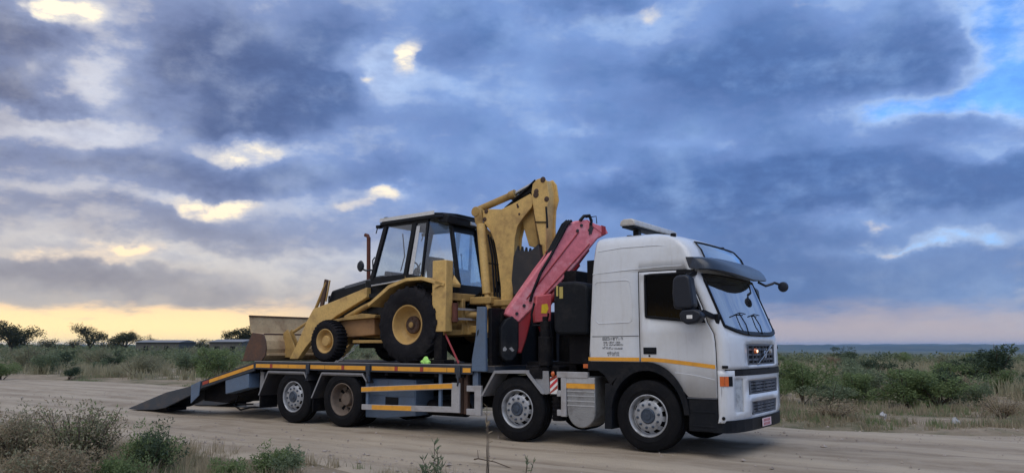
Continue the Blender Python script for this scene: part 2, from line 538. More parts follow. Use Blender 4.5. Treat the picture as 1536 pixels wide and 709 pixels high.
def sub(mb, name, mat, part, **kw):
    """a sub-part: child of a part mesh (whose own frame equals its thing's frame)"""
    o = mb.build(name, mat, None, **kw)
    off = OFFS.get(part.name, (0, 0, 0))
    if '_off' in part:
        off = part['_off']
    if any(off):
        for v in o.data.vertices:
            v.co -= Vector(off)
    o.parent = part
    return o


def thing(name, label, cat, off=(0, 0, 0), group=None):
    """Empty at the thing's base, turned with the truck; off = its base in the truck frame"""
    o = bpy.data.objects.new(name, None)
    COL.objects.link(o)
    X, Y = world_of(off[0], -off[1])
    o.location = (X, Y, off[2])
    o.rotation_euler = (0, 0, -TH)
    o.empty_display_size = 0.3
    o['_off'] = off
    o['label'], o['category'] = label, cat
    if group:
        o['group'] = group
    return o


def part_empty(name, parent):
    o = bpy.data.objects.new(name, None)
    COL.objects.link(o)
    o.parent = parent
    o['_off'] = parent['_off']
    return o


def tag(o, label, cat, group=None):
    o['label'], o['category'] = label, cat
    if group:
        o['group'] = group
    return o


def place_in_truck(o, off=(0, 0, 0)):
    X, Y = world_of(off[0], -off[1])
    for v in o.data.vertices:
        v.co -= Vector(off)
    o.location = (X, Y, off[2])
    o.rotation_euler = (0, 0, -TH)
    return o


def lerp_tab(tab, z):
    if z <= tab[0][0]:
        return tab[0][1]
    for (a, b), (c, d) in zip(tab, tab[1:]):
        if z <= c:
            return b + (d - b) * (z - a) / (c - a)
    return tab[-1][1]

# ------------------------------------------------------------------ ground, road, hills
def smooth(a, b, x):
    t = np.clip((x - a) / (b - a), 0, 1)
    return t * t * (3 - 2 * t)


def vnoise(x, y, s, seed=0):
    """value noise, numpy"""
    x, y = np.asarray(x, float) / s + seed * 17.13, np.asarray(y, float) / s + seed * 9.71
    xi, yi = np.floor(x).astype(np.int64), np.floor(y).astype(np.int64)
    fx, fy = x - xi, y - yi
    fx, fy = fx * fx * (3 - 2 * fx), fy * fy * (3 - 2 * fy)

    def h(i, j):
        k = (i * 374761393 + j * 668265263 + seed * 1274126177) & 0x7fffffff
        k = ((k ^ (k >> 13)) * 1274126177) & 0x7fffffff
        return ((k ^ (k >> 16)) & 0xffff) / 65535.0
    return (h(xi, yi) * (1 - fx) + h(xi + 1, yi) * fx) * (1 - fy) + (h(xi, yi + 1) * (1 - fx) + h(xi + 1, yi + 1) * fx) * fy


def uv_np(X, Y):
    px, py = X - ORG[0], Y - ORG[1]
    return px * FW[0] + py * FW[1], px * RT[0] + py * RT[1]


def road_edges(u):
    """near and far edge of the worn road, as distance to the truck's near side"""
    near = 4.75 + 0.25 * np.sin(u * .31) + .35 * (vnoise(u, u * 0, 2.3, 3) - .5) + 1.0 * smooth(0, 10, u)
    far = -3.3 - 2.6 * smooth(1.0, 7.0, u) - 2.4 * smooth(-9, -22, u) + .25 * np.sin(u * .5) + .5 * (vnoise(u, u * 0, 1.7, 5) - .5)
    return near, far


def ground_h(X, Y):
    X, Y = np.asarray(X, float), np.asarray(Y, float)
    u, v = uv_np(X, Y)
    d = np.hypot(X, Y)
    ne, fa = road_edges(u)
    off = np.maximum(v - ne, fa - v)                   # metres outside the road
    out = smooth(-.4, 1.6, off)
    h = -.05 + out * (.075 + .10 * (vnoise(X, Y, 2.2, 1) - .4) + .16 * (vnoise(X, Y, 9.0, 2) - .5) * smooth(1, 12, off))
    berm = np.exp(-((off - .55) / .5) ** 2) * .07 * (fa - v > 0) * smooth(2, 4, u)
    right = smooth(.05, .40, np.where(Y > 1, X / np.maximum(Y, 1), 0)) * (Y > 0)
    h = h + berm - right * (8.0 * smooth(45, 420, d)) - 16 * smooth(500, 3000, d)
    h = h + smooth(60, 200, d) * (vnoise(X, Y, 70, 4) - .5) * 1.2 + smooth(500, 1500, d) * (vnoise(X, Y, 700, 6) - .5) * 9
    return h


def sheet(name, X, Y, Z, mat):
    n, m = X.shape
    vs = np.stack([X, Y, Z], -1).reshape(-1, 3)
    i, j = np.meshgrid(np.arange(n - 1), np.arange(m - 1), indexing='ij')
    a = (i * m + j).ravel()
    fs = np.stack([a, a + m, a + m + 1, a + 1], -1)
    me = bpy.data.meshes.new(name)
    me.from_pydata(vs.tolist(), [], fs.tolist())
    me.polygons.foreach_set('use_smooth', [True] * len(me.polygons))
    me.materials.append(mat)
    o = bpy.data.objects.new(name, me)
    COL.objects.link(o)
    return o


def ground_mat():
    m, g, b = material('scrub ground')
    co = g.n('ShaderNodeNewGeometry').outputs['Position']
    n1 = g.noise(co, .35, 6, .6)
    n2 = g.noise(co, 2.3, 7, .65)
    n3 = g.noise(co, 19.0, 6, .7)
    n4 = g.noise(co, .012, 5, .6)
    sand = g.mix(g.ss(n2, .35, .7), (.265, .21, .15), (.385, .315, .23))
    straw = g.mix(n3, (.20, .165, .11), (.30, .25, .165))
    green = g.mix(n3, (.055, .068, .032), (.12, .125, .065))
    c = g.mix(g.ss(n1, .40, .62), sand, straw)
    c = g.mix(g.m('MULTIPLY', g.ss(g.m('ADD', n1, g.m('MULTIPLY', n2, .4)), .68, .86), .8), c, green)
    ln = g.v('LENGTH', co)
    far = g.mix(g.ss(n4, .35, .65), (.06, .075, .04), (.15, .145, .085))
    c = g.mix(g.ss(ln, 40, 160), c, far)
    g.put(b.inputs['Base Color'], c)
    b.inputs['Roughness'].default_value = .95
    b.inputs['Specular IOR Level'].default_value = .15
    bn = g.n('ShaderNodeBump')
    bn.inputs['Strength'].default_value = .8
    bn.inputs['Distance'].default_value = .06
    g.put(bn.inputs['Height'], g.m('ADD', n3, g.m('MULTIPLY', n2, 1.5)))
    g.put(b.inputs['Normal'], bn.outputs[0])
    return m


def road_mat():
    m, g, b = material('dirt road')
    geo = g.n('ShaderNodeNewGeometry').outputs['Position']
    mp = g.n('ShaderNodeMapping')
    mp.inputs['Rotation'].default_value = (0, 0, TH)
    g.put(mp.inputs[0], geo)
    co = mp.outputs[0]
    st = g.v('MULTIPLY', co, (.16, 1.25, 1.0))       # streaks along the way of travel
    n1 = g.noise(st, 1.1, 6, .6)
    n2 = g.noise(geo, 1.6, 7, .62)
    n3 = g.noise(geo, 26.0, 5, .7)
    n5 = g.noise(st, 5.0, 5, .6)
    vo = g.n('ShaderNodeTexVoronoi')
    vo.inputs['Scale'].default_value = 24
    g.put(vo.inputs['Vector'], geo)
    c = g.mix(g.ss(n1, .34, .66), (.27, .215, .155), (.455, .38, .285))
    c = g.mix(g.ss(n2, .40, .68, 0, .7), c, (.395, .33, .255))
    c = g.mix(g.ss(n5, .58, .75, 0, .45), c, (.235, .185, .14))
    c = g.mix(g.ss(n3, .62, .75, 0, .5), c, (.21, .165, .125))
    c = g.mix(g.ss(vo.outputs['Distance'], .16, .05, 0, .35), c, (.48, .45, .39))
    g.put(b.inputs['Base Color'], c)
    b.inputs['Roughness'].default_value = .93
    b.inputs['Specular IOR Level'].default_value = .2
    bn = g.n('ShaderNodeBump')
    bn.inputs['Strength'].default_value = .9
    bn.inputs['Distance'].default_value = .035
    g.put(bn.inputs['Height'], g.m('ADD', g.m('MULTIPLY', n1, 1.6), g.m('ADD', g.m('MULTIPLY', n3, .9), n2)))
    g.put(b.inputs['Normal'], bn.outputs[0])
    return m


def build_ground():
    def axis(lo, hi, fine0, fine1, step, grow):
        a = list(np.arange(fine0, fine1, step))
        x, s = fine0, step
        while x > lo:
            s *= grow
            x -= s
            a.insert(0, x)
        x, s = a[-1], step
        while x < hi:
            s *= grow
            x += s
            a.append(x)
        return np.array(a)
    ax = axis(-9500, 9500, -26, 30, .30, 1.06)
    ay = axis(-9500, 9500, 5, 42, .30, 1.06)
    X, Y = np.meshgrid(ax, ay, indexing='ij')
    o = sheet('ground', X, Y, ground_h(X, Y), ground_mat())
    o['kind'] = 'structure'
    # road: strip along the truck's way
    us = np.concatenate([np.arange(-140, -30, 1.0), np.arange(-30, 24, .18), np.arange(24, 90, 1.0)])
    ts = np.linspace(0, 1, 60)
    U, T = np.meshgrid(us, ts, indexing='ij')
    ne, fa = road_edges(us)
    V = (fa - 1.1)[:, None] + T * ((ne - fa) + 2.2)[:, None]
    Xr, Yr = ORG[0] + U * FW[0] + V * RT[0], ORG[1] + U * FW[1] + V * RT[1]
    Z = .0 + .035 * (vnoise(U * .35, V, .8, 8) - .5) + .02 * (vnoise(U, V * .5, .45, 15) - .5) + .016 * (vnoise(Xr, Yr, .35, 9) - .5)
    for c_, dp in ((1.05, .03), (-1.05, .03), (2.75, .03), (3.9, .028), (-2.3, .025)):
        Z -= dp * np.exp(-((V - c_ + .12 * np.sin(U * .3)) / .28) ** 2)
    keep = np.exp(-((V - 1.1) / .35) ** 2) * ((U > -9) & (U < .8))
    Z = Z * (1 - keep) + (-.004) * keep
    Z -= .10 * smooth(.8, 0, np.minimum(V - (fa - 1.1)[:, None], (ne + 1.1)[:, None] - V))
    r = sheet('dirt_road', Xr, Yr, Z, road_mat())
    r['kind'] = 'structure'
    # far hills
    az = np.radians(np.linspace(-75, 75, 700))
    m, g, b = material('far hills')
    geo = g.n('ShaderNodeNewGeometry').outputs['Position']
    g.put(b.inputs['Base Color'], g.mix(g.ss(g.noise(geo, .004, 5, .6), .35, .65), (.035, .048, .035), (.085, .085, .05)))
    b.inputs['Roughness'].default_value = 1
    for k, (d0, hh, sd) in enumerate(((5200, 12, 11), (7600, 26, 12))):
        rows = []
        prof = 22 + hh * (.75 * vnoise(np.degrees(az), az * 0, 5.5, sd) + .35 * vnoise(np.degrees(az), az * 0, .45, sd + 1))
        A, Tt = np.meshgrid(az, np.linspace(0, 1, 7), indexing='ij')
        Dd = d0 + (Tt - .5) * 900
        Hh = -24 + prof[:, None] * np.sin(Tt * math.pi) ** .7
        o = sheet('hills', Dd * np.sin(A), Dd * np.cos(A), Hh, m)
        o['kind'] = 'structure'


build_ground()


def gravel():
    """loose stones on road and verge"""
    rs = np.random.RandomState(9)
    n = 15000
    u = rs.uniform(-24, 16, n)
    ne, fa = road_edges(u)
    side = rs.uniform(0, 1, n)
    v = np.where(side < .42, ne + rs.normal(0, .55, n), np.where(side < .75, fa + rs.normal(0, .7, n), fa + (ne - fa) * rs.uniform(0, 1, n)))
    X, Y = ORG[0] + u * FW[0] + v * RT[0], ORG[1] + u * FW[1] + v * RT[1]
    Z = np.maximum(ground_h(X, Y), np.where((v < ne) & (v > fa), -.004, -1))
    r = .0075 * np.exp(rs.normal(0, .6, n))
    base = np.array([(1, 0, 0), (0, 1, 0), (-1, 0, 0), (0, -1, 0), (0, 0, .8), (0, 0, -.4)], float)
    jit = 1 + rs.uniform(-.35, .35, (n, 6, 1))
    vs = base[None] * jit * r[:, None, None] * rs.uniform(.7, 1.5, (n, 1, 3)) + np.stack([X, Y, Z], 1)[:, None]
    f = np.array([(0, 1, 4), (1, 2, 4), (2, 3, 4), (3, 0, 4), (1, 0, 5), (2, 1, 5), (3, 2, 5), (0, 3, 5)])
    fs = (np.arange(n)[:, None, None] * 6 + f[None]).reshape(-1, 3)
    me = bpy.data.meshes.new('gravel')
    me.from_pydata(vs.reshape(-1, 3).tolist(), [], fs.tolist())
    me.materials.append(paint('stone', (.33, .28, .24), .9, var=.4, scale=1.0))
    o = bpy.data.objects.new('gravel', me)
    COL.objects.link(o)
    o['kind'] = 'stuff'
    o['label'] = 'loose stones along the dirt road'


gravel()

# ------------------------------------------------------------------ the recovery truck
truck = thing('recovery_truck', 'white four-axle flatbed recovery truck with high-roof cab carrying the yellow backhoe', 'truck')
R_T = 0.522

# ---- cab shell: one curved surface cut into panels
TW = [(2.6, 1.25), (2.67, 1.245), (2.83, 1.23), (2.97, 1.215), (3.10, 1.185), (3.17, 1.15), (3.22, 1.09), (3.26, .97), (3.285, .65), (3.297, 0.0)]
TU = [(1.2, 1.36), (1.57, 1.352), (1.71, 1.335), (2.58, .98), (2.70, .93), (2.83, .89), (2.97, .83), (3.10, .72), (3.17, .58), (3.22, .42), (3.26, .24), (3.285, .0), (3.297, -.15)]
TR = [(1.0, -.98), (1.3, -.98), (3.17, -.865), (3.22, -.85), (3.26, -.80), (3.285, -.66), (3.297, -.35)]
DEP = 0.22


def fshape(t):
    return 1 - (1 - min(1.0, abs(t)) ** 3) ** (1 / 2.2)


def front_pt(t, z, add=0.0, dep=DEP, wadd=0.0):
    W = lerp_tab(TW, z) + wadd
    return (lerp_tab(TU, z) + add - dep * fshape(t), -t * W, z)       # t>0: near side


def arch(x):
    if x < 0.12:
        return 1.31
    q = 1 - (x / 0.66) ** 2
    return max(0.82, 0.52 + 0.79 * math.sqrt(max(0, q)))


SIDE_COLS = ['r', 'r1', -.55, -.30, -.10, -.086, .02, 'f.12', 'f.2', 'f.3', 'f.4', 'f.47', 'f.54', 'f.62', 'f.8', 'wf', 'g0', 'g1', 'c']
FR_T = [.985, .95, .92, .85, .75, .64, .54, .36, .18, 0.0]
ROWS = [  # (side z, front z)
    (None, 1.215), (1.36, 1.27), (1.47, 1.42), (1.60, 1.57), (1.72, 1.65), ('wb', 'wsb'), (2.10, 2.10), (2.30, 2.30), (2.48, 2.48),
    (2.60, 2.58), (2.648, 2.64), (2.662, 2.70), (2.83, 2.83), (2.97, 2.97), (3.10, 3.10), (3.17, 3.17), (3.22, 3.22), (3.26, 3.26), (3.285, 3.285), (3.297, 3.297)]


def side_x(c, z):
    xc = lerp_tab(TU, z) - DEP
    xr = lerp_tab(TR, z)
    if z > 2.83:                     # on the roof the stations spread evenly
        base = side_x(c, 2.83)
        x0, x1 = lerp_tab(TR, 2.83), lerp_tab(TU, 2.83) - DEP
        return xr + (base - x0) / (x1 - x0) * (xc - xr)
    if c == 'r':
        return xr
    if c == 'r1':
        return xr + 0.05
    if c == 'c':
        return xc
    if c == 'g1':
        return xc - 0.045
    if c == 'g0':
        return xc - 0.058
    if c == 'wf':
        return xc - 0.095
    if isinstance(c, str):
        return .02 + (xc - .095 - .02) * float(c[1:])
    return c


def cab_vertex(i, j):
    ns = len(SIDE_COLS)
    nf = len(FR_T)
    total = 2 * ns + 2 * nf - 1
    sgn = 1
    if j >= ns + nf:
        j = total - 1 - j
        sgn = -1
    zs, zf = ROWS[i]
    if j < ns:
        c = SIDE_COLS[j]
        if zs is None:
            x = side_x(c, 1.2)
            z = arch(x)
        elif zs == 'wb':
            x = side_x(c, 1.93)
            z = 1.98 - 0.105 * max(0, min(1, x))
        else:
            z = zs
            x = side_x(c, z)
        W = lerp_tab(TW, z)
        if j == 0:
            W -= 0.04
        return (x, -sgn * W, z)
    t = FR_T[j - ns]
    z = zf if zf != 'wsb' else 1.71 + 0.16 * t ** 4
    p = front_pt(t, z)
    return (p[0], sgn * p[1], p[2])


NS, NF = len(SIDE_COLS), len(FR_T)
NC = 2 * NS + 2 * NF - 1


def cab_class(i, j):
    jj = j if j < NS + NF - 1 else NC - 2 - j
    near = j < NS + NF - 1
    key = 'shell'
    if jj < NS - 1:
        c0 = SIDE_COLS[jj]
        k = jj
        kd0, kw0 = SIDE_COLS.index(-.10), SIDE_COLS.index(.02)
        kwf, kg0 = SIDE_COLS.index('wf'), SIDE_COLS.index('g0')
        if i <= 10 and k == kd0:
            return 'seam_n' if near else 'seam_f'
        if i <= 10 and k == kg0:
            return 'seam_n' if near else 'seam_f'
        if i == 10 and kd0 < k < kg0:
            return 'seam_n' if near else 'seam_f'
        if i < 10 and kd0 < k < kg0:
            if 5 <= i < 9 and kw0 <= k < kwf:
                return 'sideglass_n' if near else 'sideglass_f'
            return 'door_n' if near else 'door_f'
        return 'shell'
    t0, t1 = (FR_T[jj - NS] if jj >= NS else 1.0), (FR_T[jj - NS + 1] if jj + 1 - NS < NF else 0)
    if i in (1, 2) and t0 <= .54:
        return None
    if 5 <= i < 9 and t0 <= .92:
        return 'windscreen'
    if 12 <= i < 14 and t0 <= .75:
        return 'roof_panel'
    return 'shell'


def build_cab():
    nv = [[cab_vertex(i, j) for j in range(NC)] for i in range(len(ROWS))]
    mbs = {}
    for i in range(len(ROWS) - 1):
        for j in range(NC - 1):
            k = cab_class(i, j)
            if k is None:
                continue
            mbs.setdefault(k, MB()).add([nv[i][j], nv[i][j + 1], nv[i + 1][j + 1], nv[i + 1][j]], [(0, 1, 2, 3)])
    for i in range(1, len(ROWS) - 1):       # rear wall
        mbs['shell'].add([nv[i][NC - 1], nv[i][0], nv[i + 1][0], nv[i + 1][NC - 1]], [(0, 1, 2, 3)])
    sh = mbs['shell'].build('cab_shell', M_WHITE, truck, smooth=50, solid=0.03)
    for k in ('seam_n', 'seam_f'):
        sub(mbs[k], 'panel_gap', M_SEAM, sh, smooth=0)
    for k in ('door_n', 'door_f'):
        s = -1 if k == 'door_n' else 1
        d = mbs[k].build('door', M_WHITE, truck, smooth=50, solid=0.03)
        sub(mbs['sideglass_' + k[-1]], 'window', M_SIDEGL, d, smooth=50)
        # rubber frame round the window
        fr = MB()
        ring = []
        for i in range(5, 10):
            pass
        kw0, kwf = SIDE_COLS.index(.02), SIDE_COLS.index('wf')
        loop = [nv[5][q] for q in range(kw0, kwf + 1)] + [nv[q][kwf] for q in range(6, 10)] + [nv[9][q] for q in range(kwf - 1, kw0 - 1, -1)] + [nv[q][kw0] for q in range(8, 4, -1)]
        loop = [(p[0], s * (abs(p[1]) + 0.004), p[2]) for p in loop]
        fr.tube(loop, 0.020, 6)
        sub(fr, 'window_seal', M_TRIM, d)
        h = MB()
        h.box(-.035, .175, s * 1.262, s * 1.245, 1.425, 1.525)
        h.box(-.01, .15, s * 1.275, s * 1.262, 1.455, 1.475)
        sub(h, 'door_handle', M_BLACK, d, bev=0.008)
        # rolling amber stripe along the door
        st = MB()
        xs = [-.075, .1, .3, .5, .7, .9, 1.065]
        for a, b in zip(xs, xs[1:]):
            def zc(x):
                return 1.345 - (0.092 * max(0, (x - .15) / .9) ** 1.1 if x > .15 else 0)
            st.add([(a, s * 1.254, zc(a) - .028), (b, s * 1.254, zc(b) - .028), (b, s * 1.254, zc(b) + .028), (a, s * 1.254, zc(a) + .028)], [(0, 1, 2, 3)])
        sub(st, 'amber_stripe', M_TAPE, d, smooth=0)
        lk = MB()
        lk.lathe([(0.0, .006), (.014, .006), (.016, 0)], .06, s * 1.251, 1.40, 10, -s)
        sub(lk, 'lock', M_TRIM, d)
        # pressed lines
        pl = MB()
        pl.tube([(.45, s * 1.251, 1.16), (.75, s * 1.251, 1.13), (1.06, s * 1.251, 1.07)], 0.005, 6)
        sub(pl, 'swage_line', M_WHITE, d)
    for s in (-1, 1):
        st = MB()
        st.box(-.97, -.105, s * 1.254, s * 1.2555, 1.318, 1.374)
        sub(st, 'amber_stripe', M_TAPE, sh, smooth=0)
    # pressed panels of the sleeper side: thin raised beads
    for s in (-1, 1):
        bd = MB()
        bd.tube([(-.90, s * 1.251, 1.69), (-.62, s * 1.252, 1.69), (-.11, s * 1.251, 1.695)], 0.0045, 6)
        sub(bd, 'lower_panel_joint', M_SEAM, sh)
        bd = MB()
        bd.tube([(-.84, s * 1.249, 2.50), (-.80, s * 1.251, 2.535), (-.30, s * 1.251, 2.545), (-.24, s * 1.249, 2.52), (-.20, s * 1.248, 2.2), (-.21, s * 1.249, 1.93), (-.26, s * 1.251, 1.90), (-.78, s * 1.251, 1.89), (-.84, s * 1.249, 1.93), (-.86, s * 1.248, 2.2), (-.84, s * 1.249, 2.50)], 0.0075, 6)
        sub(bd, 'pressed_panel', M_WHITE, sh)
        bd = MB()
        bd.tube([(-.88, s * 1.244, 2.66), (-.4, s * 1.247, 2.69), (.3, s * 1.247, 2.715), (.60, s * 1.242, 2.715)], 0.007, 6)
        bd.tube([(-.80, s * 1.205, 3.015), (-.4, s * 1.199, 3.05), (.2, s * 1.199, 3.05), (.42, s * 1.195, 3.01)], 0.007, 6)
        sub(bd, 'roof_bead', M_WHITE, sh)
    ws = mbs['windscreen'].build('windscreen', M_WSCR, truck, smooth=60)
    ed = MB()
    loop = []
    js = [NS + FR_T.index(.92) + q for q in range(0, 2 * (NF - 1 - FR_T.index(.92)) + 1)]
    loop += [nv[5][q] for q in js] + [nv[q][js[-1]] for q in range(6, 10)] + [nv[9][q] for q in js[::-1]] + [nv[q][js[0]] for q in range(8, 4, -1)]
    ed.tube([(p[0] + .004, p[1], p[2]) for p in loop], 0.022, 6)
    sub(ed, 'windscreen_seal', M_TRIM, ws)
    scut = MB()                                  # dark scuttle strip under the glass
    for a, b in zip(js, js[1:]):
        scut.add([tuple(np.array(nv[5][a]) + (.006, 0, .004)), tuple(np.array(nv[5][b]) + (.006, 0, .004)), tuple(np.array(nv[5][b]) * .88 + np.array(nv[6][b]) * .12 + (.008, 0, 0)), tuple(np.array(nv[5][a]) * .88 + np.array(nv[6][a]) * .12 + (.008, 0, 0))], [(0, 1, 2, 3)])
    sub(scut, 'scuttle', M_TRIM, ws, smooth=60)
    for y0 in (-.62, .05):
        wp = MB()
        a = Vector((1.35, y0 + .05, 1.70))
        b = Vector((1.215, y0, 2.02))
        wp.tube([a, a * .5 + b * .5 + Vector((.03, 0, 0)), b + Vector((.012, 0, 0))], 0.009, 6)
        wp.tube([b + Vector((.016, -.24, -.03)), b + Vector((.022, 0, .01)), b + Vector((.016, .26, 0.0))], 0.009, 6)
        sub(wp, 'wiper', M_TRIM, ws)
    rp = mbs['roof_panel'].build('roof_front_window', M_ROOFGL, truck, smooth=60)
    ed = MB()
    i0, i1 = 12, 14
    k0 = FR_T.index(.75)
    js = [NS + k0 + q for q in range(0, 2 * (NF - 1 - k0) + 1)]
    loop = [nv[i0][q] for q in js] + [nv[13][js[-1]], nv[14][js[-1]]] + [nv[14][q] for q in js[::-1]] + [nv[13][js[0]]]
    ed.tube([(p[0] + .004, p[1], p[2]) for p in loop + loop[:1]], 0.015, 6)
    sub(ed, 'panel_seal', M_TRIM, rp)
    bk = MB()
    for q, w in zip(js, js[1:]):
        for i in (12, 13):
            bk.add([(nv[i][q][0] - .07, nv[i][q][1], nv[i][q][2]), (nv[i][w][0] - .07, nv[i][w][1], nv[i][w][2]), (nv[i + 1][w][0] - .07, nv[i + 1][w][1], nv[i + 1][w][2]), (nv[i + 1][q][0] - .07, nv[i + 1][q][1], nv[i + 1][q][2])], [(0, 1, 2, 3)])
    sub(bk, 'panel_backing', paint('panel backing', (0.30, 0.40, 0.50), 0.6), rp)
    return sh, nv


cab, CABV = build_cab()

# ---- lettering on the sleeper side: unreadable small print, four rows
rng = random.Random(5)
ink = MB()


def print_row(x0, x1, z, h, mb, y=-1.2525, gap=.35):
    x = x0
    while x < x1:
        w = rng.uniform(.5, 1.1) * h * .62
        if rng.random() < .12:
            x += h * .7
        hh = h * rng.choice([1, 1, 1, .72])
        x2 = min(x + w, x1)
        k = rng.random()
        mb.box(x, x + h * .16, y - .001, y, z, z + hh)
        if k < .6:
            mb.box(x, x2, y - .001, y, z + hh - h * .2, z + hh)
        if k > .3:
            mb.box(x, x2, y - .001, y, z, z + h * .2)
        if k > .75:
            mb.box(x2 - h * .16, x2, y - .001, y, z, z + hh)
        x = x2 + h * gap * .6


print_row(-.72, -.44, 1.632, .044, ink)
print_row(-.405, -.375, 1.636, .04, ink)
print_row(-.72, -.42, 1.588, .026, ink)
print_row(-.72, -.37, 1.552, .024, ink)
print_row(-.72, -.58, 1.502, .034, ink)
print_row(-.57, -.38, 1.495, .024, ink)
print_row(-.64, -.44, 1.425, .034, ink)
print_row(-.63, -.44, 1.395, .022, ink)
sub(ink, 'small_print', M_INK, cab, smooth=0)['kind'] = 'stuff'

# ---- grilles
def grille(z0, z1, hw0, hw1, bars, cols, name, back=.09, mat=M_GREYPL, zero=1.36, badge=False):
    mb = MB()

    def P(t, z, add=0.0):
        fx = zero - DEP * fshape(t / 1.25) + add
        return (fx, -t, z)
    n = 8
    hw = max(hw0, hw1)
    # dark hollow behind, framed by walls
    hb = MB()
    for q in range(n):
        a0, a1 = -1 + 2 * q / n, -1 + 2 * (q + 1) / n
        hb.add([P(hw1 * a0, z0, -back), P(hw1 * a1, z0, -back), P(hw0 * a1, z1, -back), P(hw0 * a0, z1, -back)], [(0, 1, 2, 3)])
        hb.add([P(hw1 * a0, z0, -back), P(hw1 * a1, z0, -back), P(hw1 * a1, z0, 0.0), P(hw1 * a0, z0, 0.0)], [(0, 1, 2, 3)])
        hb.add([P(hw0 * a0, z1, -back), P(hw0 * a1, z1, -back), P(hw0 * a1, z1, 0.0), P(hw0 * a0, z1, 0.0)], [(0, 1, 2, 3)])
    for s in (-1, 1):
        hb.add([P(hw1 * s, z0, -back), P(hw1 * s, z0, 0), P(hw0 * s, z1, 0), P(hw0 * s, z1, -back)], [(0, 1, 2, 3)])
    g_ = hb.build(name, M_TRIM, truck, smooth=0)
    fr = MB()
    # grey frame
    ins = .022
    for q in range(n):
        a0, a1 = -1 + 2 * q / n, -1 + 2 * (q + 1) / n
        for (za, zb, ha, hb_) in ((z0, z0 + ins, hw1, hw1 + (hw0 - hw1) * ins / (z1 - z0)), (z1 - ins, z1, hw0 - (hw0 - hw1) * ins / (z1 - z0), hw0)):
            pts = [P(ha * a0, za, -.004), P(ha * a1, za, -.004), P(hb_ * a1, zb, -.004), P(hb_ * a0, zb, -.004)]
            fr.plate(pts, (-.03, 0, 0))
    for s in (-1, 1):
        fr.plate([P(s * hw1, z0, -.003), P(s * (hw1 - .06), z0, -.003), P(s * (hw0 - .06), z1, -.003), P(s * hw0, z1, -.003)], (-.03, 0, 0))
    sub(fr, 'grille_frame', mat, g_, smooth=30)
    for k in range(bars):
        z = z0 + (z1 - z0) * (k + 1) / (bars + 1)
        bm_ = MB()
        hh = hw1 + (hw0 - hw1) * (z - z0) / (z1 - z0) - .05
        for q in range(n):
            a0, a1 = -1 + 2 * q / n, -1 + 2 * (q + 1) / n
            bm_.plate([P(hh * a0, z - .016, -.012), P(hh * a1, z - .016, -.012), P(hh * a1, z + .016, -.012), P(hh * a0, z + .016, -.012)], (-.025, 0, 0))
        sub(bm_, 'grille_bar', mat, g_, smooth=30)
    for k in range(cols):
        tt = -1 + 2 * (k + 1) / (cols + 1)
        bm_ = MB()
        a, b = P((hw1 - .1) * tt, z0 + .03, -.02), P((hw0 - .1) * tt, z1 - .03, -.02)
        bm_.beam(a, b, .014, .025, up=(1, 0, 0))
        sub(bm_, 'grille_rib', mat, g_, smooth=0)
    return g_, P


gr, P1 = grille(1.272, 1.568, .665, .66, 3, 6, 'upper_grille', zero=1.355)
bd = MB()
bd.beam((1.372, -.30, 1.285), (1.372, .42, 1.558), .016, .034, up=(1, 0, 0))
sub(bd, 'diagonal_bar', M_CHROME, gr, bev=.004)
bd = MB()
bd.tube([(1.375, .07 + .05 * math.cos(a / 12 * 6.2832), 1.42 + .05 * math.sin(a / 12 * 6.2832)) for a in range(13)], .009, 6)
bd.beam((1.375, .105, 1.455), (1.375, .15, 1.50), .014, .014)
bd.beam((1.375, .15, 1.50), (1.375, .15, 1.465), .012, .012)
bd.beam((1.375, .15, 1.50), (1.375, .115, 1.50), .012, .012)
sub(bd, 'ring_badge', M_CHROME, gr)
for yy in (-.33, .42):
    lm = MB()
    lm.lathe([(0, .0), (.035, 0.0), (.045, -.03)], 0, 0, 0, 12)
    lm.v = [(1.375 - p[1] * 1.0, yy + p[0], 1.47 + p[2]) for p in lm.v]
    o = sub(lm, 'marker_lamp', M_ORANGE if yy < 0 else M_ALU, gr)
bl = MB()
bl.ball((1.385, -.335, 1.468), (.012, .022, .022), 10)
glow = bpy.data.materials.new('marker glow')
glow.use_nodes = True
glow.node_tree.nodes['Principled BSDF'].inputs['Emission Color'].default_value = (1, .62, .35, 1)
glow.node_tree.nodes['Principled BSDF'].inputs['Emission Strength'].default_value = 1.6
sub(bl, 'marker_bulb', glow, gr)

# ---- bumper panel below the grille
BT = [1.0, .985, .965, .93, .90, .86, .83, .70, .56, .48, .30, 0.0]
BZ = [.475, .50, .56, .62, .745, .85, 1.05, 1.085, 1.13, 1.20]


def bump_pt(t, z):
    tuck = 0.05 * max(0, (.62 - z) / .15) ** 1.5 if z < .62 else 0
    return (1.375 - tuck - DEP * fshape(t) * 1.15, -t * 1.255, z)


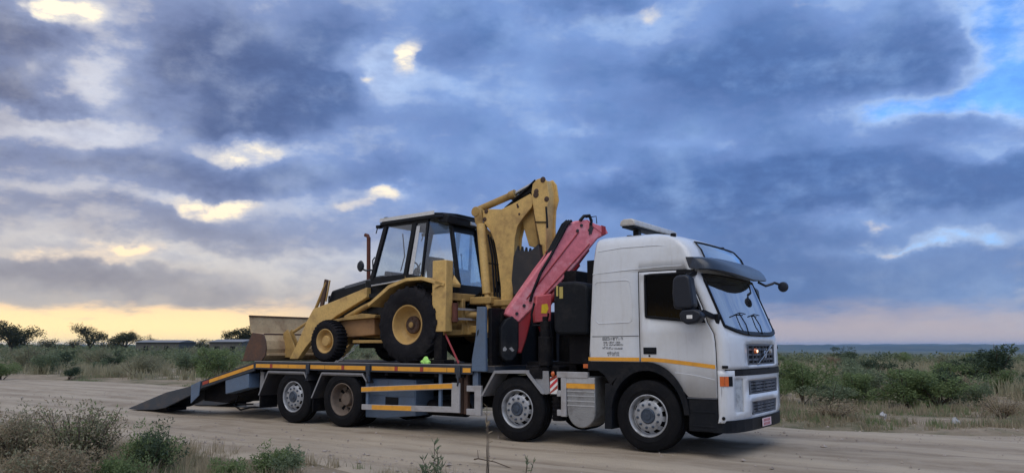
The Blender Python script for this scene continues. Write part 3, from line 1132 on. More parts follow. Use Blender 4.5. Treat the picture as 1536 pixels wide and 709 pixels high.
def build_bumper():
    mb, hl, ind = MB(), {1: MB(), -1: MB()}, {1: MB(), -1: MB()}
    for s in (1, -1):
        cols = [(1.085, -1.252)] + [None] * len(BT)
        for i in range(len(BZ) - 1):
            for j in range(len(BT)):
                def pt(jj, ii):
                    if jj == 0:
                        return (1.09, -1.25 * s, BZ[ii])
                    p = bump_pt(BT[jj - 1], BZ[ii])
                    return (p[0], p[1] * s, p[2])
                q = [pt(j, i), pt(j + 1, i), pt(j + 1, i + 1), pt(j, i + 1)] if j < len(BT) else None
                ta = BT[j - 1] if j >= 1 else 1.1
                z = BZ[i]
                if 5 <= i < 6 and ta <= .56:
                    continue
                if 2 <= i < 4 and ta <= .48:
                    continue
                if 3 <= i < 7 and .71 < ta <= .86:
                    hl[s].add(q, [(0, 1, 2, 3)])
                    continue
                mb.add(q, [(0, 1, 2, 3)])
    b = mb.build('bumper_panel', M_WHITE, truck, smooth=50, solid=.025)
    for s in (1, -1):
        base = MB()
        base.v = [(p[0] - .016, p[1] * .998, p[2]) for p in hl[s].v]
        base.f, base.mi = list(hl[s].f), list(hl[s].mi)
        lo = hl[s].build('headlight', M_LENS, truck, smooth=50)
        sub(base, 'reflector_bowl', paint('headlamp silver', (.60, .64, .68), .35, .1, dirt=(.10, .12, .14), amt=.7, scale=9), lo, smooth=50)
        for zc in (.68, .83, .98):
            rf = MB()
            rf.lathe([(0.0, -.03), (.03, -.02), (.062, .012), (.066, .008)], 0, 0, 0, 20)
            rf.v = [(1.268 - p[1] * .5, -s * .965 + p[0] * .9, zc + p[2]) for p in rf.v]
            sub(rf, 'lamp', M_CHROME if zc > .7 else M_TRIM, lo)
        im = MB()
        a = [bump_pt(t, 1.0) for t in (.998, .985, .965, .93, .90)]
        for p, q in zip(a, a[1:]):
            im.plate([(p[0] + .006, p[1] * s * 1.004, .985), (q[0] + .006, q[1] * s * 1.004, .985), (q[0] + .006, q[1] * s * 1.004, 1.12), (p[0] + .006, p[1] * s * 1.004, 1.12)], (-.02, .01 * s, 0))
        sub(im, 'lamp_surround', M_TRIM, b, smooth=50)
        im = MB()
        im.box(1.125, 1.175, -s * 1.258, -s * 1.235, .985, 1.12)
        p, q = bump_pt(.997, 1.0), bump_pt(.955, 1.0)
        im.plate([(p[0] + .012, p[1] * s * 1.006, .985), (q[0] + .014, q[1] * s * 1.008, .985), (q[0] + .014, q[1] * s * 1.008, 1.12), (p[0] + .012, p[1] * s * 1.006, 1.12)], (-.02, .01 * s, 0))
        sub(im, 'indicator', M_ORANGE, b, smooth=50)
    slot = MB()
    for s in (1, -1):
        ts = [.86, .7, .5, .25, 0]
        for p, q in zip(ts, ts[1:]):
            A, B = bump_pt(p, 1.15), bump_pt(q, 1.15)
            slot.plate([(A[0] + .004, A[1] * s, 1.125), (B[0] + .004, B[1] * s, 1.125), (B[0] + .004, B[1] * s, 1.205), (A[0] + .004, A[1] * s, 1.205)], (-.05, 0, 0))
    sub(slot, 'air_slot', M_TRIM, b)
    for s in (1, -1):
        tow = MB()
        tow.lathe([(0, .004), (.022, .004), (.026, 0)], 1.16, -s * 1.252, .545, 12, s)
        sub(tow, 'cover_cap', M_TRIM, b)
    lo = MB()
    for s in (1, -1):
        ts = [1.0, .97, .93, .86, .7, .5, .25, 0]
        for p, q in zip(ts, ts[1:]):
            A, B = bump_pt(p, .7), bump_pt(q, .7)
            z0a = .33 + .02 * abs(p)
            lo.plate([(A[0] - .01, A[1] * s * .985, .34), (B[0] - .01, B[1] * s * .985, .34), (B[0] - .005, B[1] * s * .985, .51), (A[0] - .005, A[1] * s * .985, .51)], (-.12, 0, 0))
        lo.box(.62, 1.14, -s * 1.19, -s * 1.05, .34, .46)
    lb = lo.build('lower_bumper', M_BLACK, truck, smooth=40)
    pl = MB()
    pl.box(1.375, 1.382, -.215, .215, .365, .482)
    p_ = sub(pl, 'number_plate', M_PLATE, lb, bev=.003)
    for r_ in range(2):
        x = -.16
        for q in range(5):
            ch = MB()
            ch.box(1.382, 1.3835, x, x + .045, .432 - r_ * .052, .47 - r_ * .052)
            sub(ch, 'plate_character', M_REDINK, lb, smooth=0)
            x += .066
    return b


bumper = build_bumper()
gm, _ = grille(.852, 1.048, .69, .66, 3, 5, 'middle_grille', zero=1.372)
gl_, _ = grille(.562, .743, .60, .56, 3, 5, 'lower_grille', zero=1.365)

# ---- rounded corner black seam, cab badge, roof marker
for s in (-1, 1):
    o = MB()
    o.box(1.066, 1.092, s * 1.235, s * 1.2, .82, 1.24)
    o.build('corner_gap', M_SEAM, truck)
for s in (-1, 1):
    m_ = MB()
    p = front_pt(.93, 1.52)
    m_.ball((p[0] + .006, s * -p[1] * -1 if s < 0 else -p[1], p[2]), (.02, .025, .032), 8)
    m_.build('side_camera', M_TRIM, truck)
    m_ = MB()
    p = front_pt(.985, 1.235)
    m_.box(p[0] - .03, p[0] + .05, s * 1.24 - .02, s * 1.24 + .02, 1.232, 1.272)
    m_.build('washer_flap', M_TRIM, truck, bev=.006)
    m_ = MB()
    m_.box(.37, .45, s * 1.06 - .03, s * 1.06 + .03, 3.15, 3.235)
    m_.build('roof_marker', M_TRIM, truck, bev=.015)
    # step well under the door, wheel arch liner
    m_ = MB()
    m_.box(.64, 1.075, s * 1.235, s * .95, .34, .805)
    st = m_.build('step_well', M_BLACK, truck, bev=.015)
    q = MB()
    q.box(.63, 1.07, s * 1.246, s * 1.2, .80, .817)
    sub(q, 'sill_strip', M_GREYPL, st, bev=.004)
    for zz in (.42, .62):
        q = MB()
        q.box(.70, 1.03, s * 1.242, s * 1.236, zz - .012, zz + .012)
        sub(q, 'step_tread', M_BLACK, st, bev=.004)
    ar = MB()
    N = 22
    for k in range(N):
        a0, a1 = math.pi * (.02 + .93 * k / N), math.pi * (.02 + .93 * (k + 1) / N)
        def el(a, rx, rz):
            return (rx * math.cos(a), .52 + rz * math.sin(a))
        o0, o1, i0, i1 = el(a0, .665, .79), el(a1, .665, .79), el(a0, .585, .665), el(a1, .585, .665)
        y0, y1 = s * 1.262, s * .88
        ar.add([(o0[0], y0, o0[1]), (o1[0], y0, o1[1]), (i1[0], y0, i1[1]), (i0[0], y0, i0[1]),
                (i0[0], y1, i0[1]), (i1[0], y1, i1[1]), (o0[0], y1, o0[1]), (o1[0], y1, o1[1])],
               [(0, 1, 2, 3), (3, 2, 5, 4), (0, 6, 7, 1)])
    am = ar.build('wheel_arch', M_BLACK, truck, smooth=40)
    q = MB()
    q.prism([(-.985, 1.165), (-.985, 1.312), (.05, 1.312), (-.2, 1.20), (-.5, 1.05), (-.60, .95), (-.70, 1.10), (-.80, 1.165)], s * 1.255, s * 1.0)
    sub(q, 'arch_rear_panel', M_BLACK, am, bev=.01)
    q = MB()
    q.prism([(-.71, .30), (-.585, .30), (-.575, .98), (-.69, .98)], s * 1.25, s * .92)
    sub(q, 'mudflap', M_BLACK, am, bev=.006)

# ---- sun visor
vs_rows = [(2.845, .0, .22, 0.0), (2.835, .12, .26, .02), (2.78, .24, .34, .04), (2.70, .325, .40, .05), (2.60, .37, .43, .05), (2.585, .35, .43, .04), (2.66, .05, .22, 0.0)]
mb = MB()
VT = [1.0, .97, .9, .8, .6, .4, .2, 0, -.2, -.4, -.6, -.8, -.9, -.97, -1.0]
grid = []
for (z, add, dep, wa) in vs_rows:
    r_ = []
    for t in VT:
        W = 1.245 + wa
        x = .905 + add - dep * fshape(t) * (.92 if add > .05 else 1.08)
        zz = z + (.055 if z < 2.65 else .02 if z < 2.8 else -.005) * abs(t) ** 2.2 - (.0 if z > 2.8 else .04 * (1 - abs(t)))
        r_.append((x, -t * W, zz))
    grid.append(r_)
for a, b in zip(grid, grid[1:]):
    for j in range(len(VT) - 1):
        mb.add([a[j], a[j + 1], b[j + 1], b[j]], [(0, 1, 2, 3)])
for j in (0, len(VT) - 1):
    mb.add([g_[j] for g_ in grid], [tuple(range(len(grid)))])
vis = mb.build('sun_visor', paint('visor smoked', (.018, .028, .048), .3, spec=.5), truck, smooth=45)
for yy in (-.9, -.3, .3, .9):
    br = MB()
    br.box(.9, 1.08, yy - .02, yy + .02, 2.66, 2.70)
    sub(br, 'visor_bracket', M_TRIM, vis)

# ---- mirrors
for s in (-1, 1):
    m_ = MB()
    y0, y1 = s * 1.40, s * 1.60
    pr = [(.60, 2.08), (.585, 2.30), (.60, 2.49), (.66, 2.545), (.80, 2.55), (.86, 2.51), (.885, 2.3), (.905, 2.10), (.86, 2.065), (.68, 2.06)]
    m_.prism(pr, min(y0, y1), max(y0, y1))
    mi = m_.build('side_mirror', M_MIRROR, truck, bev=.035, seg=3)
    q = MB()
    q.prism([(.64, 2.10), (.62, 2.48), (.64, 2.50), (.65, 2.10)], s * 1.42, s * 1.58)
    sub(q, 'mirror_glass', M_CHROME, mi)
    q = MB()
    q.prism([(.70, 1.90), (.68, 1.98), (.72, 2.05), (.90, 2.06), (1.0, 2.02), (1.02, 1.95), (.95, 1.87), (.80, 1.84)], min(y0, y1), max(y0, y1))
    w_ = sub(q, 'wide_angle_mirror', M_MIRROR, mi, bev=.03, seg=3)
    q = MB()
    q.box(.80, .885, s * 1.604, s * 1.598, 1.925, 1.975)
    sub(q, 'marker_lens', M_TAPEW, mi, bev=.004)
    q = MB()
    q.beam((.98, s * 1.45, 2.02), (1.06, s * 1.2, 1.95), .06, .07)
    q.box(1.03, 1.13, s * 1.235, s * 1.16, 1.86, 2.0)
    sub(q, 'mirror_arm', M_TRIM, mi, bev=.008)
    q = MB()
    q.beam((.78, s * 1.45, 2.54), (.80, s * 1.2, 2.60), .05, .06)
    q.beam((.80, s * 1.24, 2.62), (.52, s * 1.25, 2.63), .03, .06)
    sub(q, 'mirror_arm', M_TRIM, mi, bev=.008)
q = MB()
q.tube([(1.02, 1.05, 2.60), (1.10, 1.18, 2.545), (1.19, 1.25, 2.58), (1.22, 1.28, 2.60), (1.29, 1.32, 2.57)], .022, 8)
q.lathe([(0, .05), (.075, .03), (.088, -.02), (.07, -.06), (0, -.07)], 1.34, 1.34, 2.53, 16)
q.build('front_mirror', M_MIRROR, truck)

# ---- beacon bar across the roof
q = MB()
q.prism([(-.59, 3.45), (-.575, 3.53), (-.52, 3.56), (-.38, 3.56), (-.325, 3.53), (-.31, 3.45)], -.86, .86)
lb = q.build('beacon_bar', paint('beacon lens', (.50, .48, .44), .35, dirt=(.20, .17, .15), amt=.5, scale=6, coat=.2), truck, bev=.02)
q = MB()
q.box(-.56, -.34, -.84, .84, 3.42, 3.449)
for yy in (-.5, .5):
    q.box(-.50, -.40, yy - .06, yy + .06, 3.27, 3.41)
sub(q, 'beacon_mount', M_TRIM, lb, bev=.01)
q = MB()
q.box(-.74, -.66, -.30, -.22, 3.27, 3.38)
q.box(-.80, -.66, -.36, -.18, 3.26, 3.30)
q.build('roof_horn', M_TRIM, truck, bev=.01)

# ---- cab interior
q = MB()
q.box(-.80, -.76, -1.15, 1.15, 1.3, 2.9)
q.box(-.80, 1.05, -1.15, 1.15, 1.24, 1.30)
q.box(-.80, .75, -1.1, 1.1, 2.72, 2.76)
q.build('cab_lining', paint('cab lining', (.010, .010, .013), .9, spec=.1), truck)
q = MB()
q.prism([(.85, 1.3), (1.10, 1.3), (1.16, 1.78), (1.02, 1.84), (.85, 1.78), (.78, 1.6)], -1.12, 1.12)
q.build('dashboard', paint('dash', (.025, .028, .033), .8, spec=.2), truck, bev=.03)
for s in (-1, 1):
    q = MB()
    q.prism([(-.15, 1.62), (.38, 1.66), (.40, 1.80), (-.1, 1.76), (-.20, 2.35), (-.34, 2.33), (-.30, 1.66)], s * .62 - .25, s * .62 + .25)
    q.prism([(-.20, 2.36), (-.32, 2.34), (-.31, 2.56), (-.22, 2.57)], s * .62 - .14, s * .62 + .14)
    q.build('cab_seat', M_SEAT, truck, bev=.04)
q = MB()
q.prism([(.10, 1.98), (.20, 1.98), (.14, 2.14), (.08, 2.20)], -1.05, -1.0)
q.build('seat_belt', M_REDCL, truck)
q = MB()
q.tube([(.75 + .10 * math.sin(a / 16 * 6.2832), -.62 + .22 * math.cos(a / 16 * 6.2832), 1.93 + .17 * math.sin(a / 16 * 6.2832)) for a in range(17)], .018, 8)
q.tube([(.75, -.62, 1.93), (.95, -.62, 1.72)], .03, 8)
q.build('steering_wheel', M_TRIM, truck)

# ---- wheels
def tyre_profile(R, W, rim):
    s = W / 2
    return [(rim, -s * .80), (rim + .03, -s * .92), (rim + .10, -s), (R - .10, -s * .99), (R - .035, -s * .93), (R - .008, -s * .84), (R, -s * .74),
            (R, -s * .50), (R - .014, -s * .49), (R - .014, -s * .44), (R, -s * .43), (R, -s * .09), (R - .014, -s * .08), (R - .014, s * .08), (R, s * .09),
            (R, s * .43), (R - .014, s * .44), (R - .014, s * .49), (R, s * .50), (R, s * .74), (R - .008, s * .84), (R - .035, s * .93), (R - .10, s * .99),
            (R - .135, s * 1.0), (R - .14, s * 1.012), (R - .15, s * 1.012), (R - .155, s), (rim + .07, s * .985), (rim + .045, s * .955), (rim + .018, s * .92), (rim, s * .80)]


def truck_wheel(u, side, W, kind):
    R = R_T
    yo = -side * 1.235                       # outer face
    yc = yo + side * W / 2
    wh = part_empty('wheel', truck)
    t = MB()
    t.lathe(tyre_profile(R, W, .30), u, yc, R, 64, side)
    ty = t.build('tyre', M_TYRE, wh, smooth=40)
    r = MB()
    s = W / 2
    if kind == 'out':
        prof = [(.305, s * .70), (.312, s * .93), (.300, s * .96), (.285, s * .88), (.272, s * .40), (.262, s * .38), (.245, s * .60), (.222, s * .80), (.200, s * .88), (.150, s * .90), (.112, s * .92), (.105, s * .90)]
        holes = lambda i, k: i in (5, 6) and k % 6 in (0, 1, 2)
        r.lathe(prof, u, yc, R, 60, side, skip=holes)
        rim = r.build('rim', M_RIM, wh, smooth=40)
        bk = MB()
        bk.lathe([(.28, s * .3), (.1, s * .3)], u, yc, R, 24, side)
        bk.build('brake_drum', M_CHASSIS, wh)
        h = MB()
        h.lathe([(.118, s * .86), (.112, s * .99), (.100, s * 1.06), (.092, s * 1.06), (.088, s * 1.02), (.055, s * 1.02), (.05, s * 1.10), (0, s * 1.11)], u, yc, R, 28, side)
        h.build('hub', M_HUB, wh)
        for k in range(10):
            a = 2 * math.pi * (k + .25) / 10
            nn = MB()
            nn.lathe([(.020, s * .88), (.020, s * 1.0), (.014, s * 1.05), (0, s * 1.06)], u + .172 * math.cos(a), yc, R + .172 * math.sin(a), 6, side)
            nn.build('wheel_nut', M_HUB, wh, smooth=0)
    else:
        prof = [(.305, s * .70), (.312, s * .93), (.300, s * .96), (.288, s * .88), (.278, s * .55), (.268, s * .0), (.255, -s * .22), (.225, -s * .30), (.165, -s * .32), (.13, -s * .30)]
        holes = lambda i, k: i in (6, 7) and k % 6 in (0, 1)
        r.lathe(prof, u, yc, R, 48, side, skip=holes)
        r.build('rim', M_RIMBR, wh, smooth=40)
        bk = MB()
        bk.lathe([(.28, -s * .5), (.1, -s * .5)], u, yc, R, 24, side)
        bk.build('brake_drum', M_TRIM, wh)
        h = MB()
        h.lathe([(.135, -s * .32), (.132, s * .05), (.115, s * .25), (.07, s * .30), (0, s * .30)], u, yc, R, 28, side)
        h.build('hub', M_RIMBR, wh)
        for k in range(10):
            a = 2 * math.pi * (k + .25) / 10
            nn = MB()
            nn.lathe([(.020, -s * .30), (.020, -s * .08), (0, -s * .05)], u + .172 * math.cos(a), yc, R + .172 * math.sin(a), 6, side)
            nn.build('wheel_nut', M_RIMBR, wh, smooth=0)
        t2 = MB()
        t2.lathe(tyre_profile(R, W, .30), u, yc + side * (W + .04), R, 48, side)
        t2.build('inner_tyre', M_TYRE, wh, smooth=40)
    return wh


AX = [0.0, -2.335, -6.43, -7.84]
for side in (1, -1):
    truck_wheel(AX[0], side, .33, 'out')
    truck_wheel(AX[1], side, .33, 'out')
    truck_wheel(AX[2], side, .30, 'in')
    truck_wheel(AX[3], side, .30, 'out')

# ---- chassis
q = MB()
for yy in (-.42, .36):
    q.box(-9.0, 1.0, yy, yy + .08, .72, 1.0)
for u in (-8.6, -7.1, -5.5, -4.2, -3.3, -1.7, -.7, .6):
    q.box(u - .05, u + .05, -.42, .44, .76, .95)
ch = q.build('chassis_frame', M_CHASSIS, truck)
for u in AX:
    q = MB()
    q.tube([(u, -1.0, R_T), (u, 1.0, R_T)], .07, 10)
    q.ball((u, 0, R_T), (.22, .24, .24), 14) if u < -5 else q.box(u - .06, u + .06, -.9, .9, R_T - .08, R_T + .08)
    sub(q, 'axle', M_CHASSIS, ch)
for u in AX:
    for yy in (-.62, .62):
        q = MB()
        for k in range(3):
            q.prism([(u - .7 + .1 * k, .76 - .03 * k), (u, .64 - .03 * k), (u + .7 - .1 * k, .76 - .03 * k), (u + .7 - .1 * k, .785 - .03 * k), (u, .665 - .03 * k), (u - .7 + .1 * k, .785 - .03 * k)], yy - .04, yy + .04)
        sub(q, 'leaf_spring', M_CHASSIS, ch)
q = MB()
q.tube([(-6.4, 0, .56), (-2.6, 0, .80)], .06, 10)
sub(q, 'prop_shaft', M_CHASSIS, ch)
q = MB()
q.box(-1.6, .7, -.40, .40, .55, 1.2)
q.build('engine_block', M_CHASSIS, truck)
for (u0, u1, y0, y1, z0, z1, nm) in ((-4.5, -3.7, .55, 1.15, .35, .95, 'air_tank'), (-1.5, -.9, .62, 1.2, .3, 1.05, 'far_fuel_tank'), (-5.6, -4.7, .7, 1.18, .3, .92, 'far_tool_box')):
    q = MB()
    q.box(u0, u1, y0, y1, z0, z1)
    q.build(nm, M_CHASSIS, truck, bev=.04)
q = MB()
q.tube([(-4.6, -.72, .42), (-3.75, -.72, .42)], .14, 14)
q.build('air_tank', M_CHASSIS, truck)

# ---- fuel tank with tread plate end, step frame
q = MB()
pts = []
r_ = .245
cx = -1.135
pts = [(-1.395, 1.06), (-.885, 1.06), (-.885, .56)] + [(cx + .25 * math.cos(a), .54 + .26 * math.sin(a)) for a in np.linspace(0, -math.pi, 15)[1:-1]] + [(-1.385, .56)]
q.prism(pts, -1.215, -.75)
ft = q.build('fuel_tank', M_TREAD, truck, bev=.015)
q = MB()
q.box(-1.394, -.886, -1.222, -1.2155, .885, .962)
sub(q, 'amber_stripe', M_TAPE, ft)
q = MB()
q.box(-1.394, -.886, -1.222, -1.2155, .965, 1.058)
sub(q, 'upper_band', M_ALU, ft)
for zz in (.84, .77, .69, .62):
    q = MB()
    q.box(-1.385, -.89, -1.222, -1.2155, zz - .008, zz + .008)
    sub(q, 'rib', M_ALU, ft)
q = MB()
q.box(-1.565, -1.0, -1.235, -1.17, 1.045, 1.14)
q.box(-1.49, -1.395, -1.234, -1.18, .44, 1.046)
q.box(-1.565, -1.488, -1.236, -1.185, .75, .845)
q.box(-1.565, -1.488, -1.236, -1.185, .45, .545)
q.build('step_frame', M_GREYST, truck, bev=.008)
q = MB()
q.box(-1.71, -1.57, -1.20, -1.185, .785, 1.05)
cm = q.build('chevron_board', M_TAPEW, truck)
for k in range(3):
    q = MB()
    z = .785 + .03 + k * .11 - .06
    poly = [(-1.71, max(.785, z)), (-1.57, max(.785, z + .12)), (-1.57, min(1.05, z + .175)), (-1.71, min(1.05, z + .055))]
    q.prism(poly, -1.2025, -1.2005)
    sub(q, 'red_stripe', M_TAPER if k != 1 else paint('chevron red', (.55, .04, .05), .45), cm, smooth=0)
q = MB()
q.ball((-1.66, -1.19, 1.10), (.035, .03, .045), 10)
q.build('side_marker_lamp', M_ORANGE, truck)
q = MB()
q.box(-1.10, -1.01, -1.20, -1.17, 1.20, 1.265)
q.build('side_marker_lamp', M_ORANGE, truck, bev=.008)
q = MB()
q.tube([(-1.63, -1.05, .75), (-1.63, -1.05, .36)], .11, 14)
for zz in np.linspace(.40, .72, 6):
    q.tube([(-1.63, -1.05, zz - .012), (-1.63, -1.05, zz + .012)], .122, 14)
q.build('air_filter', M_CHASSIS, truck)


# ---- mudguards
def guard_arch(prof, y0, y1, name, lip=.045, th=.025, mat=M_FENDER, lipk=.94):
    m_ = MB()
    for a, b in zip(prof, prof[1:]):
        A, B = Vector((a[0], 0, a[1])), Vector((b[0], 0, b[1]))
        n = Vector((-(B - A).z, 0, (B - A).x)).normalized() * th
        m_.add([(A.x, y0, A.z), (B.x, y0, B.z), (B.x, y1, B.z), (A.x, y1, A.z), (A.x - n.x, y0, A.z - n.z), (B.x - n.x, y0, B.z - n.z), (B.x - n.x, y1, B.z - n.z), (A.x - n.x, y1, A.z - n.z)],
               [(0, 1, 2, 3), (7, 6, 5, 4), (0, 4, 5, 1), (2, 6, 7, 3), (0, 3, 7, 4), (1, 5, 6, 2)])
    g_ = m_.build(name, mat, truck)
    e = MB()
    s = 1 if y0 > 0 else -1
    e_y0, e_y1 = y0, y0 + (.01 if y0 < 0 else -.01)
    k = len(prof)
    cxm = sum(p[0] for p in prof) / k
    inner = [(cxm + (p[0] - cxm) * lipk, p[1] - (lip if p[1] > .9 else 0.0)) for p in prof]
    for i in range(k - 1):
        e.plate([(prof[i][0], e_y0, prof[i][1]), (prof[i + 1][0], e_y0, prof[i + 1][1]), (inner[i + 1][0], e_y0, inner[i + 1][1]), (inner[i][0], e_y0, inner[i][1])], (0, -s * .012 * -1, 0))
    sub(e, 'edge_lip', M_FENDER, g_)
    return g_


for s in (-1, 1):
    ga = guard_arch([(-3.05, .71), (-2.775, 1.135), (-2.12, 1.145), (-1.80, .785)], s * 1.25, s * .82, 'mudguard')
    q = MB()
    q.prism([(-2.10, 1.145), (-1.74, 1.145), (-1.72, .79), (-1.80, .77)], s * 1.20, s * 1.185)
    sub(q, 'quarter_plate', M_FENDER, ga)
    for (a, b) in ((-8.63, -7.50), (-7.0, -5.86)):
        g_ = guard_arch([(a - .28, .52), (a, 1.02), (b, 1.02), (b + (.13 if b > -6.5 else .1), .86)], s * 1.24, s * .65, 'mudguard', mat=M_FENDER2, lip=.02, lipk=.965)
        q = MB()
        q.box(a - .01, b, s * 1.245, s * 1.15, .965, 1.035)
        sub(q, 'top_flange', paint('fender dark', (.12, .12, .125), .6, dirt=DUST, amt=.4), g_, bev=.02)
        q = MB()
        q.box(a - .29, a - .26, s * 1.2, s * .75, .25, .55)
        sub(q, 'mudflap', M_CHASSIS, g_)

# ---- flat deck and beaver tail
ZD = 1.20
q = MB()
q.box(-9.07, -2.80, -1.20, 1.20, 1.10, ZD - .006)
dk = q.build('deck', M_DARKBL, truck)
for k, yy in enumerate(np.linspace(-1.07, 1.07, 9)):
    q = MB()
    q.box(-9.05, -2.82, yy - .128, yy + .128, ZD - .004, ZD + .012)
    sub(q, 'deck_plank', paint('deck board', (.10, .085, .07), .85, dirt=(.16, .13, .11), amt=.6, scale=3), dk, bev=.006)
q = MB()
for u in np.arange(-8.9, -2.9, .6):
    q.box(u - .04, u + .04, -1.2, 1.2, 1.0, 1.10)
sub(q, 'cross_member', M_CHASSIS, dk)
for s in (-1, 1):
    q = MB()
    q.box(-9.07, -3.24, s * 1.205, s * 1.25, 1.06, 1.215)
    sr = q.build('side_rail', M_DARKBL, truck, bev=.006)
    q = MB()
    q.box(-9.07, -3.26, s * 1.203, s * 1.256, 1.2155, 1.228)
    sub(q, 'rail_cap', M_FENDER, sr)
    u = -8.98
    rr = random.Random(3)
    segs = [(-9.02, -7.45), (-7.32, -5.78), (-5.62, -3.62), (-3.45, -3.27)]
    for (a, b) in segs:
        x = a
        while x < b - .05:
            w = min(rr.uniform(.42, .62), b - x)
            q = MB()
            q.box(x, x + w - .012, s * 1.2515, s * 1.254, 1.092, 1.168)
            sub(q, 'amber_tape', M_TAPE, sr, smooth=0)
            if rr.random() < .55 and x + w < b:
                q = MB()
                q.box(x + w - .012, x + w + .06, s * 1.2515, s * 1.254, 1.092, 1.168)
                sub(q, 'red_tape', M_TAPER, sr, smooth=0)
                x += .07
            x += w
    for u in (-7.385, -5.70, -3.535):
        q = MB()
        q.box(u - .045, u + .045, s * 1.25, s * 1.285, .99, 1.20)
        q.tube([(u, s * 1.29, 1.02), (u + .02, s * 1.30, .92), (u - .01, s * 1.28, .86)], .018, 6)
        sub(q, 'stake_pocket', M_DARKBL, sr, bev=.01)
    # beaver tail sides
    q = MB()
    q.prism([(-9.07, 1.205), (-9.07, 1.02), (-10.05, .80), (-10.9, .60), (-11.26, .28), (-11.24, .64), (-10.9, .765)], s * 1.205, s * 1.25)
    bt = q.build('tail_side_rail', M_DARKBL, truck, bev=.006)
    q = MB()
    a, b = (-9.10, 1.155), (-10.62, .80)
    q.plate([(a[0], s * 1.2535, a[1]), (b[0], s * 1.2535, b[1]), (b[0], s * 1.2535, b[1] - .075), (a[0], s * 1.2535, a[1] - .075)], (0, s * .002, 0))
    sub(q, 'amber_tape', M_TAPE, bt, smooth=0)
    q = MB()
    a, b = (-10.64, .795), (-10.86, .742)
    q.plate([(a[0], s * 1.2535, a[1]), (b[0], s * 1.2535, b[1]), (b[0], s * 1.2535, b[1] - .07), (a[0], s * 1.2535, a[1] - .07)], (0, s * .002, 0))
    sub(q, 'red_tape', M_TAPER, bt, smooth=0)
    q = MB()
    q.prism([(-11.26, .66), (-10.92, .765), (-10.95, .44), (-11.24, .25)], s * 1.252, s * 1.275)
    sub(q, 'hinge_plate', M_BLUEG, bt, bev=.006)
    # box under the tail
    q = MB()
    q.prism([(-10.07, .80), (-9.28, .965), (-9.25, .66), (-10.04, .50)], s * 1.235, s * .7)
    q.build('tail_tool_box', M_BLUEG, truck, bev=.012)
    q = MB()
    q.box(-9.06, -8.94, s * 1.10, s * .98, .30, 1.05)
    q.box(-9.18, -9.08, s * 1.0, s * .9, .30, .9)
    q.box(-9.2, -8.92, s * 1.14, s * .9, .27, .33)
    q.build('support_leg', M_FENDER, truck, bev=.01)
q = MB()
q.prism([(-9.07, ZD), (-11.24, .64), (-11.24, .56), (-9.07, 1.1)], -1.2, 1.2)
tb = q.build('tail_deck', M_DARKBL, truck)
for k in range(9):
    u0 = -9.25 - k * .23
    z0 = ZD + (u0 + 9.07) / (-11.24 + 9.07) * (.64 - ZD)
    q = MB()
    q.beam((u0, -1.18, z0 + .012), (u0, 1.18, z0 + .012), .03, .025)
    sub(q, 'grip_bar', M_CHASSIS, tb)
q = MB()
q.prism([(-9.2, 1.0), (-11.2, .55), (-11.2, .30), (-10.4, .28), (-9.3, .6)], -.95, .95)
q.build('tail_underframe', M_CHASSIS, truck)
# loading ramps, let down
for (ya, yb) in ((-1.22, -.50), (.50, 1.22)):
    q = MB()
    pr = [(-13.88, .012), (-13.80, .045), (-12.32, .46), (-11.24, .655), (-11.22, .47), (-12.35, .10), (-12.78, .04), (-13.5, .008)]
    q.prism(pr, ya, ya + .06)
    q.prism(pr, yb - .06, yb)
    q.prism([(-13.86, .015), (-13.80, .030), (-12.32, .44), (-11.24, .635), (-11.24, .60), (-12.30, .40), (-13.7, .012)], ya + .06, yb - .06)
    rp = q.build('loading_ramp', paint('ramp steel', (.05, .062, .08), .55, .3, dirt=(.15, .12, .10), amt=.45, scale=4), truck, bev=.006)
    for k in range(14):
        u0 = -13.55 + k * .16
        z0 = .045 + (u0 + 13.80) / 1.48 * .415 if u0 < -12.32 else .46 + (u0 + 12.32) / 1.08 * .195
        q = MB()
        q.beam((u0, ya + .06, z0 - .005), (u0, yb - .06, z0 - .005), .025, .03)
        sub(q, 'grip_bar', M_CHASSIS, rp)
    q = MB()
    q.box(-12.9, -12.4, ya + .1, yb - .1, .02, .10)
    sub(q, 'ramp_foot', M_CHASSIS, rp)
# tail lights / cable loop hanging under the tail
q = MB()
q.tube([(-9.9, -1.0, .45), (-10.0, -1.02, .24), (-9.8, -1.0, .16), (-9.5, -1.0, .22), (-9.2, -1.0, .25), (-9.0, -1.0, .30)], .022, 6)
q.tube([(-9.9, -1.0, .28), (-9.3, -1.0, .30)], .02, 6)
q.build('hydraulic_hose', M_CHASSIS, truck)

